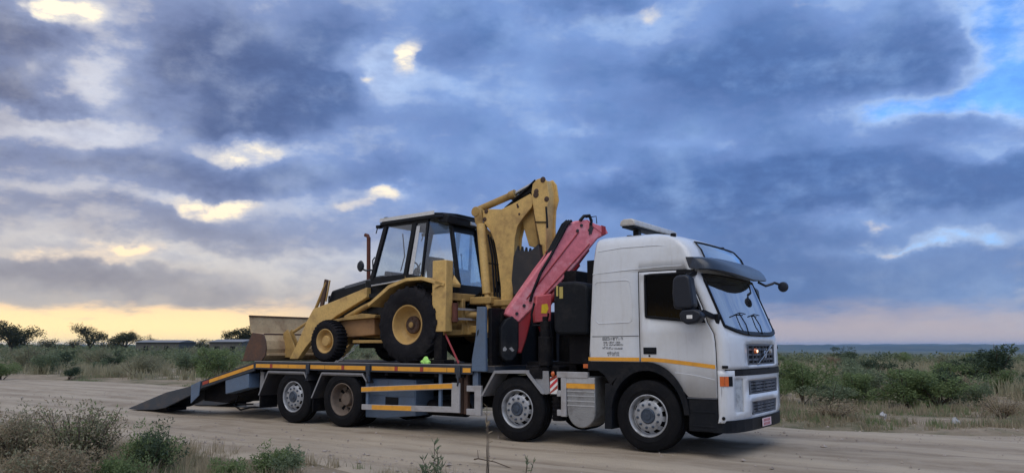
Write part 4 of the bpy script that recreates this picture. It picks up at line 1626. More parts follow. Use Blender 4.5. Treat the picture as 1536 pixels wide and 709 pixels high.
# ---- side guards, tool box between the axles
for s in (-1, 1):
    q = MB()
    q.prism([(-5.89, .775), (-3.66, .905), (-3.66, .80), (-5.89, .675)], s * 1.215, s * 1.25)
    sg = q.build('side_guard', M_GREYST, truck, bev=.006)
    q = MB()
    q.prism([(-5.885, .768), (-3.68, .897), (-3.68, .815), (-5.885, .69)], s * 1.2505, s * 1.253)
    sub(q, 'amber_tape', M_TAPE, sg, smooth=0)
    q = MB()
    q.prism([(-5.87, .455), (-3.66, .50), (-3.66, .40), (-5.87, .355)], s * 1.215, s * 1.25)
    sub(q, 'lower_rail', M_GREYST, sg, bev=.006)
    q = MB()
    q.prism([(-5.60, .453), (-4.62, .473), (-4.62, .389), (-5.60, .369)], s * 1.2505, s * 1.253)
    sub(q, 'amber_tape', M_TAPE, sg, smooth=0)
    q = MB()
    q.box(-3.70, -3.52, s * 1.216, s * 1.251, .40, .91)
    sub(q, 'guard_post', M_GREYST, sg, bev=.006)
    q = MB()
    q.box(-5.8, -5.74, s * 1.21, s * 1.17, .40, 1.06)
    sub(q, 'guard_bracket', M_BLUEG, sg)
    q = MB()
    q.box(-4.02, -3.96, s * 1.21, s * 1.17, .42, 1.06)
    sub(q, 'guard_bracket', M_BLUEG, sg)
    q = MB()
    q.prism([(-5.96, .93), (-4.68, .93), (-4.68, .28), (-5.5, .20), (-5.94, .20)], s * 1.07, s * .55)
    tbx = q.build('tool_box', M_BLUEG, truck, bev=.015)
    q = MB()
    q.box(-5.95, -5.36, s * 1.078, s * 1.071, .62, .90)
    sub(q, 'tool_box_lid', M_BLUEG, tbx, bev=.008)
    q = MB()
    q.box(-5.18, -4.70, s * 1.078, s * 1.071, .62, .90)
    sub(q, 'tool_box_lid', M_BLUEG, tbx, bev=.008)
    q = MB()
    q.box(-5.42, -5.10, s * 1.079, s * 1.071, .43, .60)
    sub(q, 'hand_recess', M_TRIM, tbx)
    q = MB()
    q.box(-3.50, -3.42, s * 1.15, s * 1.08, .38, 1.08)
    q.build('rusty_post', M_BROWN, truck)
    q = MB()
    q.box(-3.63, -3.54, s * 1.15, s * 1.08, .38, 1.08)
    q.build('rusty_post', M_BROWN, truck)
    q = MB()
    q.box(-3.21, -3.07, s * 1.235, s * 1.18, .37, .875)
    q.box(-3.38, -3.205, s * 1.236, s * 1.185, .77, .87)
    q.box(-3.38, -3.205, s * 1.236, s * 1.185, .375, .48)
    q.build('guard_end_frame', M_GREYST, truck, bev=.008)
    q = MB()
    q.box(-3.27, -3.16, s * 1.20, s * 1.12, .86, 1.1)
    q.build('stub_post', M_BLUEG, truck)
    # corner pillar of the headboard
    q = MB()
    q.prism([(-3.25, 1.115), (-3.25, 1.32), (-3.17, 1.72), (-3.15, 2.215), (-2.97, 2.21), (-2.95, 1.115)], s * 1.26, s * 1.20)
    pi = q.build('headboard_pillar', M_BLUEG, truck, bev=.008)
    q = MB()
    q.prism([(-3.145, 1.70), (-3.11, 1.75), (-3.10, 1.83), (-3.13, 1.80)], s * 1.263, s * 1.2605)
    sub(q, 'slot', M_TRIM, pi, smooth=0)
q = MB()
q.box(-2.96, -2.88, -1.19, 1.19, 1.12, 2.19)
hb = q.build('headboard', M_CHASSIS, truck, bev=.01)
for yy in (-.9, -.3, .3, .9):
    q = MB()
    q.box(-2.88, -2.83, yy - .04, yy + .04, 1.15, 2.15)
    sub(q, 'headboard_rib', M_CHASSIS, hb)

# ---- crane behind the cab
cr = part_empty('loader_crane', truck)
q = MB()
q.box(-2.55, -1.55, -.62, .62, .95, 1.28)
q.box(-2.35, -1.7, -.95, .95, 1.0, 1.22)
q.build('crane_base', M_CHASSIS, cr, bev=.02)
q = MB()
q.tube([(-2.0, 0, 1.25), (-2.0, 0, 2.5)], .22, 20)
q.box(-2.25, -1.75, -.26, .26, 2.3, 2.85)
q.build('crane_column', M_CHASSIS, cr, bev=.02)
for (a, b) in (((-1.62, -.55, 1.35), (-1.50, -.40, 2.0)), ((-1.62, .1, 1.35), (-1.45, -.1, 2.0)), ((-1.35, -.55, 1.30), (-1.45, -.45, 1.85))):
    q = MB()
    q.beam(a, b, .10, .12)
    q.build('crane_link', M_REDD, cr, bev=.015)
for s in (-1, 1):
    q = MB()
    q.box(-2.1, -1.85, s * 1.1 - .12, s * 1.1 + .12, 1.02, 1.18)
    q.tube([(-1.93, s * .98, 1.12), (-1.93, s * .98, 1.95)], .085, 12)
    q.tube([(-1.93, s * .98, 1.22), (-1.93, s * .98, 1.70)], .12, 12)
    q.tube([(-1.93, s * .98, 1.93), (-1.93, s * .98, 2.03)], .05, 10)
    q.build('outrigger', M_CHASSIS, cr, bev=.01)
# the folded boom stands in an upright plane running obliquely over the truck
BA, BB = (-2.78, 1.12), (-1.45, -.32)
_d = Vector((BB[0] - BA[0], BB[1] - BA[1]))
_n = Vector((-_d.y, _d.x)).normalized()


def on_boom(x, y, back=0.0):
    r = ray(x, y)
    ru, rv = r[0] * FW[0] + r[1] * FW[1], r[0] * RT[0] + r[1] * RT[1]
    cu, cv = uv_of(0, 0)
    den = ru * _n.x + rv * _n.y
    t = ((BA[0] - cu) * _n.x + (BA[1] - cv) * _n.y) / den
    return Vector((cu + ru * t, -(cv + rv * t), CAM_H + r[2] * t))


_toward = Vector((_n.x, -_n.y, 0))
if _toward.dot(Vector((uv_of(0, 0)[0] - BA[0], -(uv_of(0, 0)[1] - BA[1]), 0))) < 0:
    _toward = -_toward


def boom_plate(pxs, thick, lift=0.0):
    q = MB()
    q.plate([on_boom(*p) + _toward * lift for p in pxs], tuple(-_toward * thick))
    return q


bo = boom_plate([(758, 471), (778, 484), (800, 462), (838, 428), (868, 394), (897, 358), (912, 350), (908, 341), (893, 336), (880, 329), (862, 331), (852, 338), (836, 362), (806, 402)], .34).build('main_boom', M_RED, cr, bev=.03)
q = boom_plate([(880, 329), (893, 336), (908, 341), (912, 350), (906, 352), (890, 341)], .36, .012)
sub(q, 'boom_end_plate', M_RED, bo, bev=.01)
q = boom_plate([(884, 338), (890, 341), (887, 351), (883, 352)], .02, .014)
sub(q, 'grease_mark', M_DBUCK, bo)
q = boom_plate([(902, 338), (908, 340), (908, 351), (902, 352)], .05, .02)
sub(q, 'boom_pin_plate', M_REDD, bo)
q = MB()
pth = [(796, 452), (799, 440), (812, 408), (826, 385), (843, 353), (851, 337), (858, 331)]
for k in range(3):
    q.tube([on_boom(p[0] - 1 - 2.2 * k, p[1] - .5 * k) + _toward * (.02 - .05 * k) for p in pth], .026, 8)
sub(q, 'boom_hose', M_TRIM, bo)
q = MB()
q.tube([on_boom(*p) + _toward * .0 for p in ((870, 331), (876, 324), (884, 323), (887, 331), (886, 338))], .03, 8)
sub(q, 'hose_loop', M_TRIM, bo)
q = MB()
q.tube([on_boom(*p) - _toward * .1 for p in ((881, 325), (897, 323), (898, 334))], .009, 6)
sub(q, 'guard_wire', M_TRIM, bo)
for (a, b) in (((790, 448), (868, 348)), ((812, 446), (884, 366))):
    q = MB()
    q.tube([on_boom(*a) + _toward * .006, on_boom(*b) + _toward * .006], .012, 6)
    sub(q, 'weld_seam', M_REDD, bo)
for (x, y) in ((872, 338), (866, 346), (884, 345), (786, 458), (775, 470), (806, 452)):
    q = MB()
    c_ = on_boom(x, y)
    q.tube([c_ - _toward * .01, c_ + _toward * .022], .028, 8)
    sub(q, 'boom_bolt', M_DBUCK, bo)
q = MB()
q.tube([on_boom(812, 470) - _toward * .10, on_boom(842, 428) - _toward * .10, on_boom(868, 394) - _toward * .10], .075, 12)
q.tube([on_boom(868, 394) - _toward * .10, on_boom(884, 373) - _toward * .10], .045, 10)
sub(q, 'lift_ram', M_REDD, bo)
q = boom_plate([(823, 376), (831, 369), (834, 371), (828, 380)], .16, -.10)
sub(q, 'boom_lug', M_REDD, bo)
q = boom_plate([(776, 484), (799, 462), (796, 486), (790, 510), (783, 530), (776, 528)], .30, -.03)
q.build('jib_root', M_REDD, cr, bev=.02)
q = boom_plate([(759, 478), (768, 473), (778, 483), (778, 520), (775, 533), (768, 541), (757, 541), (751, 534), (751, 490)], .36, .02)
ec = q.build('boom_end_cap', M_BLACK, cr, bev=.025)
q = boom_plate([(761, 497), (767, 495), (769, 503), (767, 514), (761, 516), (758, 506)], .01, .024)
sub(q, 'cap_recess', M_TRIM, ec)
q = boom_plate([(754, 522), (757, 519), (760, 523), (758, 526), (754, 526)], .01, .025)
sub(q, 'cap_wear_mark', M_FENDER, ec)
q = boom_plate([(763, 522), (767, 520), (771, 525), (768, 527)], .01, .025)
sub(q, 'cap_wear_mark', M_FENDER, ec)
q = boom_plate([(801, 444), (824, 441), (823, 482), (800, 484), (799, 470)], .30, .16)
vb = q.build('valve_box', paint('valve box pink', (.50, .08, .095), .45, dirt=(.45, .2, .2), amt=.4, scale=3), cr, bev=.02)
q = boom_plate([(809, 457), (817, 456), (819, 463), (816, 470), (808, 470)], .006, .1665)
sub(q, 'warning_sticker', M_YSTK, vb)
q = MB()
q.tube([on_boom(*p) + _toward * .20 for p in ((797, 455), (793, 472), (795, 488), (816, 488), (818, 470))], .02, 8)
q.tube([on_boom(*p) + _toward * .18 for p in ((820, 484), (822, 500), (824, 520))], .045, 8)
q.build('valve_pipes', M_TRIM, cr)
q = boom_plate([(808, 487), (822, 484), (822, 496), (812, 497)], .2, .1)
q.build('red_bracket', M_REDD, cr)
q = boom_plate([(809, 534), (819, 534), (819, 539), (809, 539)], .03, .12)
q.build('yellow_label', M_YSTK, cr)
# black tank between crane and cab
q = MB()
pr = [(-1.69, 2.48), (-1.60, 2.58), (-1.30, 2.585), (-1.10, 2.54), (-1.04, 2.47), (-1.05, 1.72), (-1.62, 1.72), (-1.69, 1.80)]
q.prism(pr, -1.12, -.35)
tk = q.build('hydraulic_tank', M_BLACK, truck, bev=.05, seg=3)
for k, (a, b) in enumerate(((-1.625, -1.59), (-1.565, -1.50))):
    q = MB()
    q.box(a, b, -1.128, -1.118, 2.35 - .04 * k, 2.52 - .02 * k)
    sub(q, 'yellow_decal', paint('decal', (.45, .36, .10), .5), tk)
q = MB()
q.box(-1.5, -1.05, -.95, -.4, 1.25, 1.75)
q.build('battery_box', M_CHASSIS, truck, bev=.02)
q = MB()
q.tube([(-1.25, .3, 1.2), (-1.25, .3, 3.3)], .07, 12)
q.build('air_intake', M_CHASSIS, truck)
q = MB()
q.box(-1.5, -1.02, -.3, .9, 1.3, 3.0)
q.build('cab_rear_screen', M_CHASSIS, truck)

# ------------------------------------------------------------------ the backhoe loader on the deck, digging arm towards the cab
HO = (-5.6, 0.0, 1.212)
hoe = thing('backhoe_loader', 'worn yellow backhoe loader with black cab strapped down on the truck deck', 'backhoe', HO)


def PX(pxs, v):
    return [L(x, y, v) for (x, y) in pxs]


def hoe_wheel(u, v_out, R, W, rim_r, lugs, z):
    side = 1 if v_out > 0 else -1
    yc = -(v_out - side * W / 2)
    wh = part_empty('wheel', hoe)
    s = W / 2
    t = MB()
    big = R > .6
    prof = [(rim_r, -s * .78), (rim_r + .05, -s * .97), (R - .16 * R / .7, -s), (R - .05, -s * .86), (R - .035, -s * .5), (R - .030, 0), (R - .035, s * .5), (R - .05, s * .86),
            (R - .10 * R / .7, s * .98), (R - .2 * R / .7, s), (rim_r + .10, s * .97), (rim_r + .05, s * .92), (rim_r + .02, s * .86), (rim_r, s * .74)]
    t.lathe(prof, u, yc, z, 56, side)
    n = lugs
    for k in range(n):
        for h in (1, -1):
            if n > 30:
                a0 = 2 * math.pi * k / n
                d = .25 * math.pi / n
                sk = 0
            else:
                a0 = 2 * math.pi * (k + (.5 if h < 0 else 0)) / n
                d = .32 * math.pi / n * 1.1
                sk = 1.7 * math.pi / n
            vs = []
            for (yy, da, rr0, rr1) in ((.03, sk, R - .04, R), (.55, sk * .45, R - .05, R - .004), (.88, .0, R - .07, R - .03), (.99, -.02, R - .17 * R / .7, R - .10 * R / .7)):
                for e in (-d, d):
                    for rr in (rr0, rr1):
                        a = a0 + da + e
                        vs.append((u + rr * math.cos(a), yc - side * h * yy * s * (1.0 if yy < .95 else 1.015), z + rr * math.sin(a)))
            fs = []
            for q in range(3):
                b = q * 4
                fs += [(b + 1, b + 3, b + 7, b + 5), (b, b + 1, b + 5, b + 4), (b + 2, b + 6, b + 7, b + 3)]
            fs += [(0, 2, 3, 1), (12, 13, 15, 14)]
            t.add(vs, fs)
    t.build('tyre', M_TYRE2, wh, smooth=32)
    r = MB()
    if big:
        r.lathe([(rim_r - .01, s * .55), (rim_r + .015, s * .80), (rim_r + .005, s * .86), (rim_r - .015, s * .82), (rim_r - .03, s * .45), (rim_r - .05, s * .10), (rim_r - .08, -s * .10), (.24, -s * .18), (.20, -s * .12), (.15, -s * .10)], u, yc, z, 48, side)
        r.build('rim', M_YELR, wh, smooth=40)
        h_ = MB()
        h_.lathe([(.17, -s * .20), (.165, s * .10), (.15, s * .16), (.08, s * .18), (.07, s * .30), (.0, s * .30)], u, yc, z, 24, side)
        hb_ = h_.build('hub', M_BROWN, wh)
        for k in range(8):
            a = 2 * math.pi * k / 8
            nn = MB()
            nn.lathe([(.018, s * .1), (.018, s * .22), (0, s * .23)], u + .125 * math.cos(a), yc, z + .125 * math.sin(a), 6, side)
            nn.build('wheel_nut', M_BROWN, wh, smooth=0)
        h_ = MB()
        h_.lathe([(.055, s * .30), (.05, s * .36), (0, s * .37)], u, yc, z, 14, side)
        h_.build('hub_cap', M_YELB, wh)
    else:
        r.lathe([(rim_r - .01, s * .5), (rim_r + .015, s * .82), (rim_r, s * .86), (rim_r - .02, s * .75), (rim_r - .035, s * .30), (rim_r - .06, s * .12), (.14, s * .10), (.115, s * .16)], u, yc, z, 40, side)
        r.build('rim', M_YELR, wh, smooth=40)
        h_ = MB()
        h_.lathe([(.12, s * .08), (.115, s * .55), (.095, s * .72), (0, s * .74)], u, yc, z, 24, side)
        h_.build('hub', M_YELR, wh)
    return wh


M_TYRE2 = paint('hoe tyre', (0.010, 0.010, 0.013), 0.8, dirt=(0.09, 0.08, 0.075), amt=0.18, scale=4, bump=0.2, spec=.15)
M_YELR = paint('rim yellow', (0.50, 0.32, 0.11), 0.6, dirt=(0.22, 0.13, 0.06), amt=0.45, scale=5)
M_CABB = paint('cab frame black', (0.008, 0.010, 0.014), 0.45, dirt=(.10, .09, .08), amt=.08, spec=.2)
zr = HO[2] + .725
zf = HO[2] + .43
for s in (1, -1):
    hoe_wheel(-4.90, s * 1.13, .735, .43, .36, 20, zr)
    hoe_wheel(-7.17, s * 1.06, .435, .30, .235, 34, zf)

# chassis, axles, belly
q = MB()
q.prism([(-7.85, 1.75), (-7.85, 2.05), (-6.1, 2.05), (-5.6, 2.25), (-4.1, 2.25), (-4.0, 1.75), (-5.4, 1.70), (-6.4, 1.70)], -.36, .36)
fr = q.build('main_frame', M_YELB, hoe, bev=.02)
q = MB()
q.tube([(-4.90, -.9, zr), (-4.90, .9, zr)], .15, 14)
sub(q, 'rear_axle', M_YELB, fr)
q = MB()
q.beam((-7.17, -.85, zf + .02), (-7.17, .85, zf + .02), .16, .18)
sub(q, 'front_axle', M_YELB, fr, bev=.02)
for s in (-1, 1):
    q = MB()
    q.prism(PX([(518, 480), (563, 476), (564, 502), (522, 506), (505, 488)], .62), s * .66, s * .36)
    sub(q, 'side_tank', M_TAN, fr, bev=.02) if 'M_TAN' in globals() else sub(q, 'side_tank', paint('tank tan', (.34, .19, .085), .65, dirt=(.10, .06, .04), amt=.5, scale=4), fr, bev=.02)
    q = MB()
    q.prism(PX([(500, 480), (545, 470), (566, 472), (566, 476), (520, 480), (503, 483)], .7), s * .76, s * .40)
    sub(q, 'step_plate', M_YELB, fr, bev=.008)
    q = MB()
    q.box(-6.62, -5.80, s * .80, s * .55, 1.60, 1.66)
    sub(q, 'foot_step', M_YELB, fr, bev=.01)
q = MB()
q.box(-6.9, -5.7, -.33, .33, 1.5, 1.72)
sub(q, 'belly_pan', M_CHASSIS, fr)

# hood
q = MB()
q.prism([(-7.78, 2.05), (-7.82, 2.50), (-7.72, 2.72), (-6.35, 2.98), (-6.15, 2.98), (-6.15, 2.05)], -.40, .40)
hd = q.build('engine_hood', M_CABB, hoe, bev=.05, seg=3)
for s in (-1, 1):
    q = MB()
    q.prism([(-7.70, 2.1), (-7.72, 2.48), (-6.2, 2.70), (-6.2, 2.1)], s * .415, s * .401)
    sub(q, 'side_panel', paint('engine side dark', (.03, .028, .025), .7, dirt=(.12, .08, .04), amt=.4, scale=6), hd)  # dark panel with brown mottling along the engine side
    q = MB()
    q.prism([(-7.3, 2.80), (-6.3, 2.965), (-6.3, 2.90), (-7.3, 2.74)], s * .405, s * .4015)
    sub(q, 'hood_decal', M_GREYPL, hd)
q = MB()
q.box(-7.86, -7.82, -.36, .36, 2.08, 2.62)
gq = sub(q, 'front_grille', M_CHASSIS, hd, bev=.02)

# loader arms and their links
for s in (-1, 1):
    q = MB()
    arm = PX([(553, 431), (500, 453), (473, 463), (464, 480), (450, 512), (437, 538), (450, 538), (462, 520), (485, 492), (507, 474), (553, 446)], .62)
    q.prism(arm, s * .68, s * .55)
    la = q.build('loader_arm', M_YEL, hoe, bev=.012)
    q = MB()
    q.prism(PX([(545, 420), (560, 420), (566, 470), (548, 472), (544, 446)], .6), s * .545, s * .44)
    q.build('loader_tower', M_CABB, hoe, bev=.015)
    q = MB()
    q.tube([(-7.0, s * .62, 2.12), (-6.55, s * .62, 2.30), (-6.2, s * .62, 2.42)], .055, 12)
    q.tube([(-7.5, s * .62, 1.95), (-7.0, s * .62, 2.12)], .03, 10)
    q.build('lift_cylinder', M_YELB, hoe)
    a, b = L(484, 452, .5), L(490, 419, .5)
    q = MB()
    q.beam((a[0] - .05, s * .50, a[1] - .25), (b[0], s * .50, b[1]), .05, .10)
    tl = q.build('tilt_lever', M_BROWN, hoe, bev=.012)
    q = MB()
    q.tube([(b[0] + .10, s * .50, b[1] - .02), (a[0] + .10, s * .50, a[1])], .018, 8)
    q.tube([(b[0], s * .50, b[1] - .06), (-8.2, s * .50, 2.1), (-8.75, s * .50, 1.85)], .035, 8)
    sub(q, 'tilt_link', M_YELB, tl)

# loader bucket
BKT = [(-9.60, 1.225), (-9.15, 1.222), (-8.98, 1.24), (-8.88, 1.33), (-8.84, 1.48), (-8.88, 1.65), (-8.97, 1.78), (-9.10, 1.81), (-9.40, 1.835), (-9.44, 2.0), (-9.48, 2.19)]
q = MB()
for a, b in zip(BKT, BKT[1:]):
    d = Vector((b[0] - a[0], b[1] - a[1])).normalized()
    n = Vector((d.y, -d.x)) * -.022
    q.add([(a[0], -1.12, a[1]), (b[0], -1.12, b[1]), (b[0], 1.12, b[1]), (a[0], 1.12, a[1]), (a[0] + n.x, -1.12, a[1] + n.y), (b[0] + n.x, -1.12, b[1] + n.y), (b[0] + n.x, 1.12, b[1] + n.y), (a[0] + n.x, 1.12, a[1] + n.y)],
          [(0, 1, 2, 3), (7, 6, 5, 4), (0, 4, 5, 1), (2, 6, 7, 3), (0, 3, 7, 4), (1, 5, 6, 2)])
bk = q.build('loader_bucket', M_PALE, hoe, smooth=30)
for s in (-1, 1):
    q = MB()
    q.prism([(-9.62, 1.222), (-8.98, 1.232), (-8.88, 1.33), (-8.845, 1.48), (-8.88, 1.65), (-8.96, 1.79), (-9.32, 1.83), (-9.50, 1.55)], s * 1.118, s * 1.15)
    sub(q, 'side_plate', M_RUST, bk, bev=.006)
q = MB()
q.box(-9.70, -9.5, -1.14, 1.14, 1.216, 1.245)
sub(q, 'cutting_edge', M_RUST, bk)
for z0, u0 in ((1.79, -9.0), (1.36, -8.86)):
    q = MB()
    q.beam((u0 + .012, -1.10, z0), (u0 + .012, 1.10, z0), .04, .05)
    sub(q, 'stiffener_rib', M_RUST if z0 > 1.7 else M_PALE, bk, bev=.008)
q = MB()
q.beam((-9.48, -1.13, 2.195), (-9.48, 1.13, 2.195), .05, .03)
sub(q, 'top_lip', M_RUST, bk, bev=.006)
for yy in (-.62, -.5, .5, .62):
    q = MB()
    q.prism([(-8.86, 1.30), (-8.60, 1.30), (-8.50, 1.40), (-8.60, 1.60), (-8.80, 1.90), (-8.93, 1.82)], yy - .015, yy + .015)
    sub(q, 'bucket_ear', M_YELB, bk)

# exhaust, mirrors, lamps
q = MB()
e0, e1 = L(553, 412, .3), L(553, 356, .3)
q.tube([(e0[0], -.30, e0[1] - .1), (e1[0], -.30, e1[1])], .042, 12)
q.tube([(e1[0], -.30, e1[1] - .02), (e1[0] - .03, -.30, e1[1] + .04), (e1[0] - .10, -.30, e1[1] + .06)], .040, 12)
q.build('exhaust_stack', M_EXH, hoe)
for s in (-1, 1):
    q = MB()
    m0 = L(541, 399, .85)
    q.lathe([(0, .04), (.09, .03), (.115, 0.0), (.09, -.03), (0, -.04)], m0[0], s * .85, m0[1], 16)
    q.v = [((p[0] - m0[0]) * .8 + m0[0], p[1], p[2]) for p in q.v]
    q.tube([(m0[0] + .02, s * .85, m0[1] - .05), (m0[0] + .10, s * .80, m0[1] - .09), (-6.1, s * .72, m0[1] - .08)], .018, 8)
    q.tube([(-6.15, s * .70, m0[1] + .18), (-6.2, s * .71, m0[1] + .12), (-6.18, s * .72, m0[1] - .04)], .014, 6)
    q.build('rear_view_mirror', M_MIRROR, hoe)
    w0 = L(573, 340, .74)
    q = MB()
    q.box(w0[0] - .16, w0[0] - .06, s * .70 - .05, s * .70 + .05, w0[1] - .02, w0[1] + .04)
    q.tube([(w0[0] - .1, s * .70, w0[1]), (w0[0], s * .70, w0[1] + .02), (w0[0] + .08, s * .68, w0[1] + .02)], .012, 6)
    q.tube([(w0[0] - .20, s * .70, w0[1] - .12), (w0[0] - .16, s * .70, w0[1] + .0)], .012, 6)
    q.build('work_lamp', M_TRIM, hoe)
    q = MB()
    q.box(w0[0] + .0, w0[0] + .08, s * .66 - .03, s * .66 + .03, w0[1] + .11, w0[1] + .20)
    q.build('roof_lamp', M_TRIM, hoe, bev=.01)

# ---- cab: plan tapers at the back
HW, HR = .74, .40
ZB, ZT = 2.86, 3.93
A0, A1 = (-6.17, ZB), (-5.86, ZT)           # A post foot, head
B0, B1 = (-5.28, 2.88), (-5.10, ZT)
C0, C1 = (-4.86, 2.84), (-4.76, ZT)         # where the side turns in
D0, D1 = (-4.22, 2.62), (-4.44, 3.86)       # rear corner
fl = MB()
pl = [(-6.25, -HW), (-4.86, -HW), (-4.20, -HR), (-4.20, HR), (-4.86, HW), (-6.25, HW)]
fl.plate([(p[0], p[1], 2.50) for p in pl], (0, 0, .08))
cabf = fl.build('cab_floor', M_CABB, hoe)


def post(a, b, ya, yb, w, d, nm='cab_post'):
    q = MB()
    q.beam((a[0], ya, a[1]), (b[0], yb, b[1]), w, d, up=(1, 0, 0))
    return q.build(nm, M_CABB, hoe, bev=.008)


for s in (-1, 1):
    post(A0, A1, s * HW, s * (HW - .05), .07, .09)
    post(B0, B1, s * HW, s * (HW - .05), .05, .10)
    post(C0, C1, s * HW, s * (HW - .05), .05, .05)
    post(D0, D1, s * HR, s * (HR - .01), .06, .08)
    # lower side: sill and waist
    q = MB()
    q.prism([(-6.22, 2.70), (-6.20, 2.90), (-5.25, 2.93), (-4.86, 2.86), (-4.86, 2.70), (-5.3, 2.80)], s * (HW + .02), s * (HW - .05))
    q.plate([(-4.86, s * HW, 2.70), (-4.22, s * HR, 2.45), (-4.22, s * HR, 2.66), (-4.86, s * HW, 2.86)], (0, -s * .03, 0))
    q.build('cab_waist', M_CABB, hoe, bev=.006)
    q = MB()
    q.box(-6.0, -4.75, s * (HW - .09), s * (HW - .03), ZT - .02, ZT + .06)
    q.build('cab_header', M_CABB, hoe)
    # panes
    def pane(pts, nm, mat=M_CABGL):
        q = MB()
        q.plate(pts, (0, -s * .006, 0))
        return q.build(nm, mat, hoe, smooth=0)
    y0, y1 = s * (HW - .005), s * (HW - .055)
    pane([(A0[0] + .03, y0, ZB), (B0[0], y0, 2.90), (B1[0], y1, ZT), (A1[0] + .03, y1, ZT)], 'door_pane')
    pane([(B0[0], y0, 2.90), (C0[0], y0, 2.86), (C1[0], y1, ZT), (B1[0], y1, ZT)], 'side_pane')
    pane([(C0[0], y0, 2.86), (D0[0], s * HR, 2.66), (D1[0], s * HR, 3.86), (C1[0], y1, ZT)], 'quarter_pane')
    # pale strip between the posts
    q = MB()
    q.plate([(B0[0] + .09, s * (HW + .0), 2.92), (B0[0] + .19, s * (HW + .0), 2.92), (B1[0] + .14, s * (HW - .05), 3.86), (B1[0] + .05, s * (HW - .05), 3.86)], (0, s * .006, 0))
    q.build('door_edge_strip', paint('pale strip', (.55, .57, .60), .5), hoe) if s < 0 else None
# rear window, with the bottom sash
q = MB()
q.plate([(D0[0], -HR, 2.68), (D0[0], HR, 2.68), (D1[0], HR - .02, 3.80), (D1[0], -HR + .02, 3.80)], (-.006, 0, 0))
q.build('rear_pane', glass('rear glass', (.55, .68, .78), .16), hoe, smooth=0)
q = MB()
q.plate([(D0[0] + .02, -HR - .02, 2.42), (D0[0] + .02, HR + .02, 2.42), (D0[0] + .01, HR + .02, 2.70), (D0[0] + .01, -HR - .02, 2.70)], (-.05, 0, 0))
q.build('rear_sash', M_CABB, hoe, bev=.006)
q = MB()
q.plate([(D1[0] + .02, -HR, 3.74), (D1[0] + .02, HR, 3.74), (D1[0] - .01, HR, 3.90), (D1[0] - .01, -HR, 3.90)], (-.05, 0, 0))
q.build('rear_sash', M_CABB, hoe, bev=.006)
q = MB()
q.plate([(A0[0], -HW, ZB), (A0[0], HW, ZB), (A1[0], HW - .05, ZT), (A1[0], -HW + .05, ZT)], (.006, 0, 0))
q.build('front_pane', M_CABGL, hoe, smooth=0)
# roof
rfp = [(-5.98, -.76), (-4.56, -.76), (-4.44, -.66), (-4.30, -.36), (-4.30, .36), (-4.44, .66), (-4.56, .76), (-5.98, .76)]
q = MB()
q.plate([(p[0], p[1], 3.94 + (.03 if p[0] > -5 else 0)) for p in rfp], (0, 0, .06))
rf = q.build('cab_roof', M_CABB, hoe, bev=.015)
q = MB()
q.plate([(p[0] * .99 - .05, p[1] * .96, 4.0 + (.03 if p[0] > -5 else 0)) for p in rfp], (0, 0, .05))
sub(q, 'roof_top', M_CABB, rf, bev=.02)
for s in (-1, 1):
    q = MB()
    q.prism([(-5.98, 4.005), (-4.55, 4.033), (-4.55, 4.105), (-5.96, 4.075)], s * .775, s * .765)
    sub(q, 'roof_side_strip', M_ROOFW, rf)
q = MB()
q.prism([(-4.56, 3.90), (-4.32, 3.86), (-4.30, 4.03), (-4.56, 4.08)], -.64, .64)
sub(q, 'roof_rear_hood', M_CABB, rf, bev=.02)
q = MB()
q.box(-4.36, -4.285, .05, .38, 3.90, 3.97)
sub(q, 'roof_rear_lamp', M_ALU, rf, bev=.01)
# seat, steering wheel, levers
q = MB()
q.prism([(-5.15, 2.80), (-4.68, 2.80), (-4.64, 2.95), (-4.95, 2.96), (-5.10, 3.32), (-5.24, 3.30)], -.26, .26)
q.build('operator_seat', M_SEAT, hoe, bev=.05, seg=3)
q = MB()
q.tube([(-5.78 + .05 * math.sin(a / 16 * 6.2832), .19 * math.cos(a / 16 * 6.2832), 3.12 + .13 * math.sin(a / 16 * 6.2832)) for a in range(17)], .016, 8)
q.tube([(-5.78, 0, 3.12), (-6.0, 0, 2.6)], .03, 8)
q.build('steering_wheel', M_TRIM, hoe)
q = MB()
q.prism([(-6.2, 2.55), (-5.95, 2.55), (-5.95, 3.02), (-6.12, 3.06)], -.45, .45)
q.build('instrument_panel', M_CABB, hoe, bev=.03)
q = MB()
q.prism([(-4.75, 2.55), (-4.40, 2.55), (-4.42, 3.02), (-4.68, 3.08)], -.22, .22)
q.build('hoe_console', M_CABB, hoe, bev=.03)
for yy in (-.12, 0, .12):
    q = MB()
    q.tube([(-4.55, yy, 3.0), (-4.58, yy, 3.32)], .012, 6)
    q.ball((-4.58, yy, 3.34), .025, 8)
    q.build('control_lever', M_TRIM, hoe)
q = MB()
q.tube([(-5.5, -.6, 3.75), (-5.42, -.62, 3.3), (-5.5, -.64, 3.0)], .012, 6)
q.build('wiper', M_TRIM, hoe)

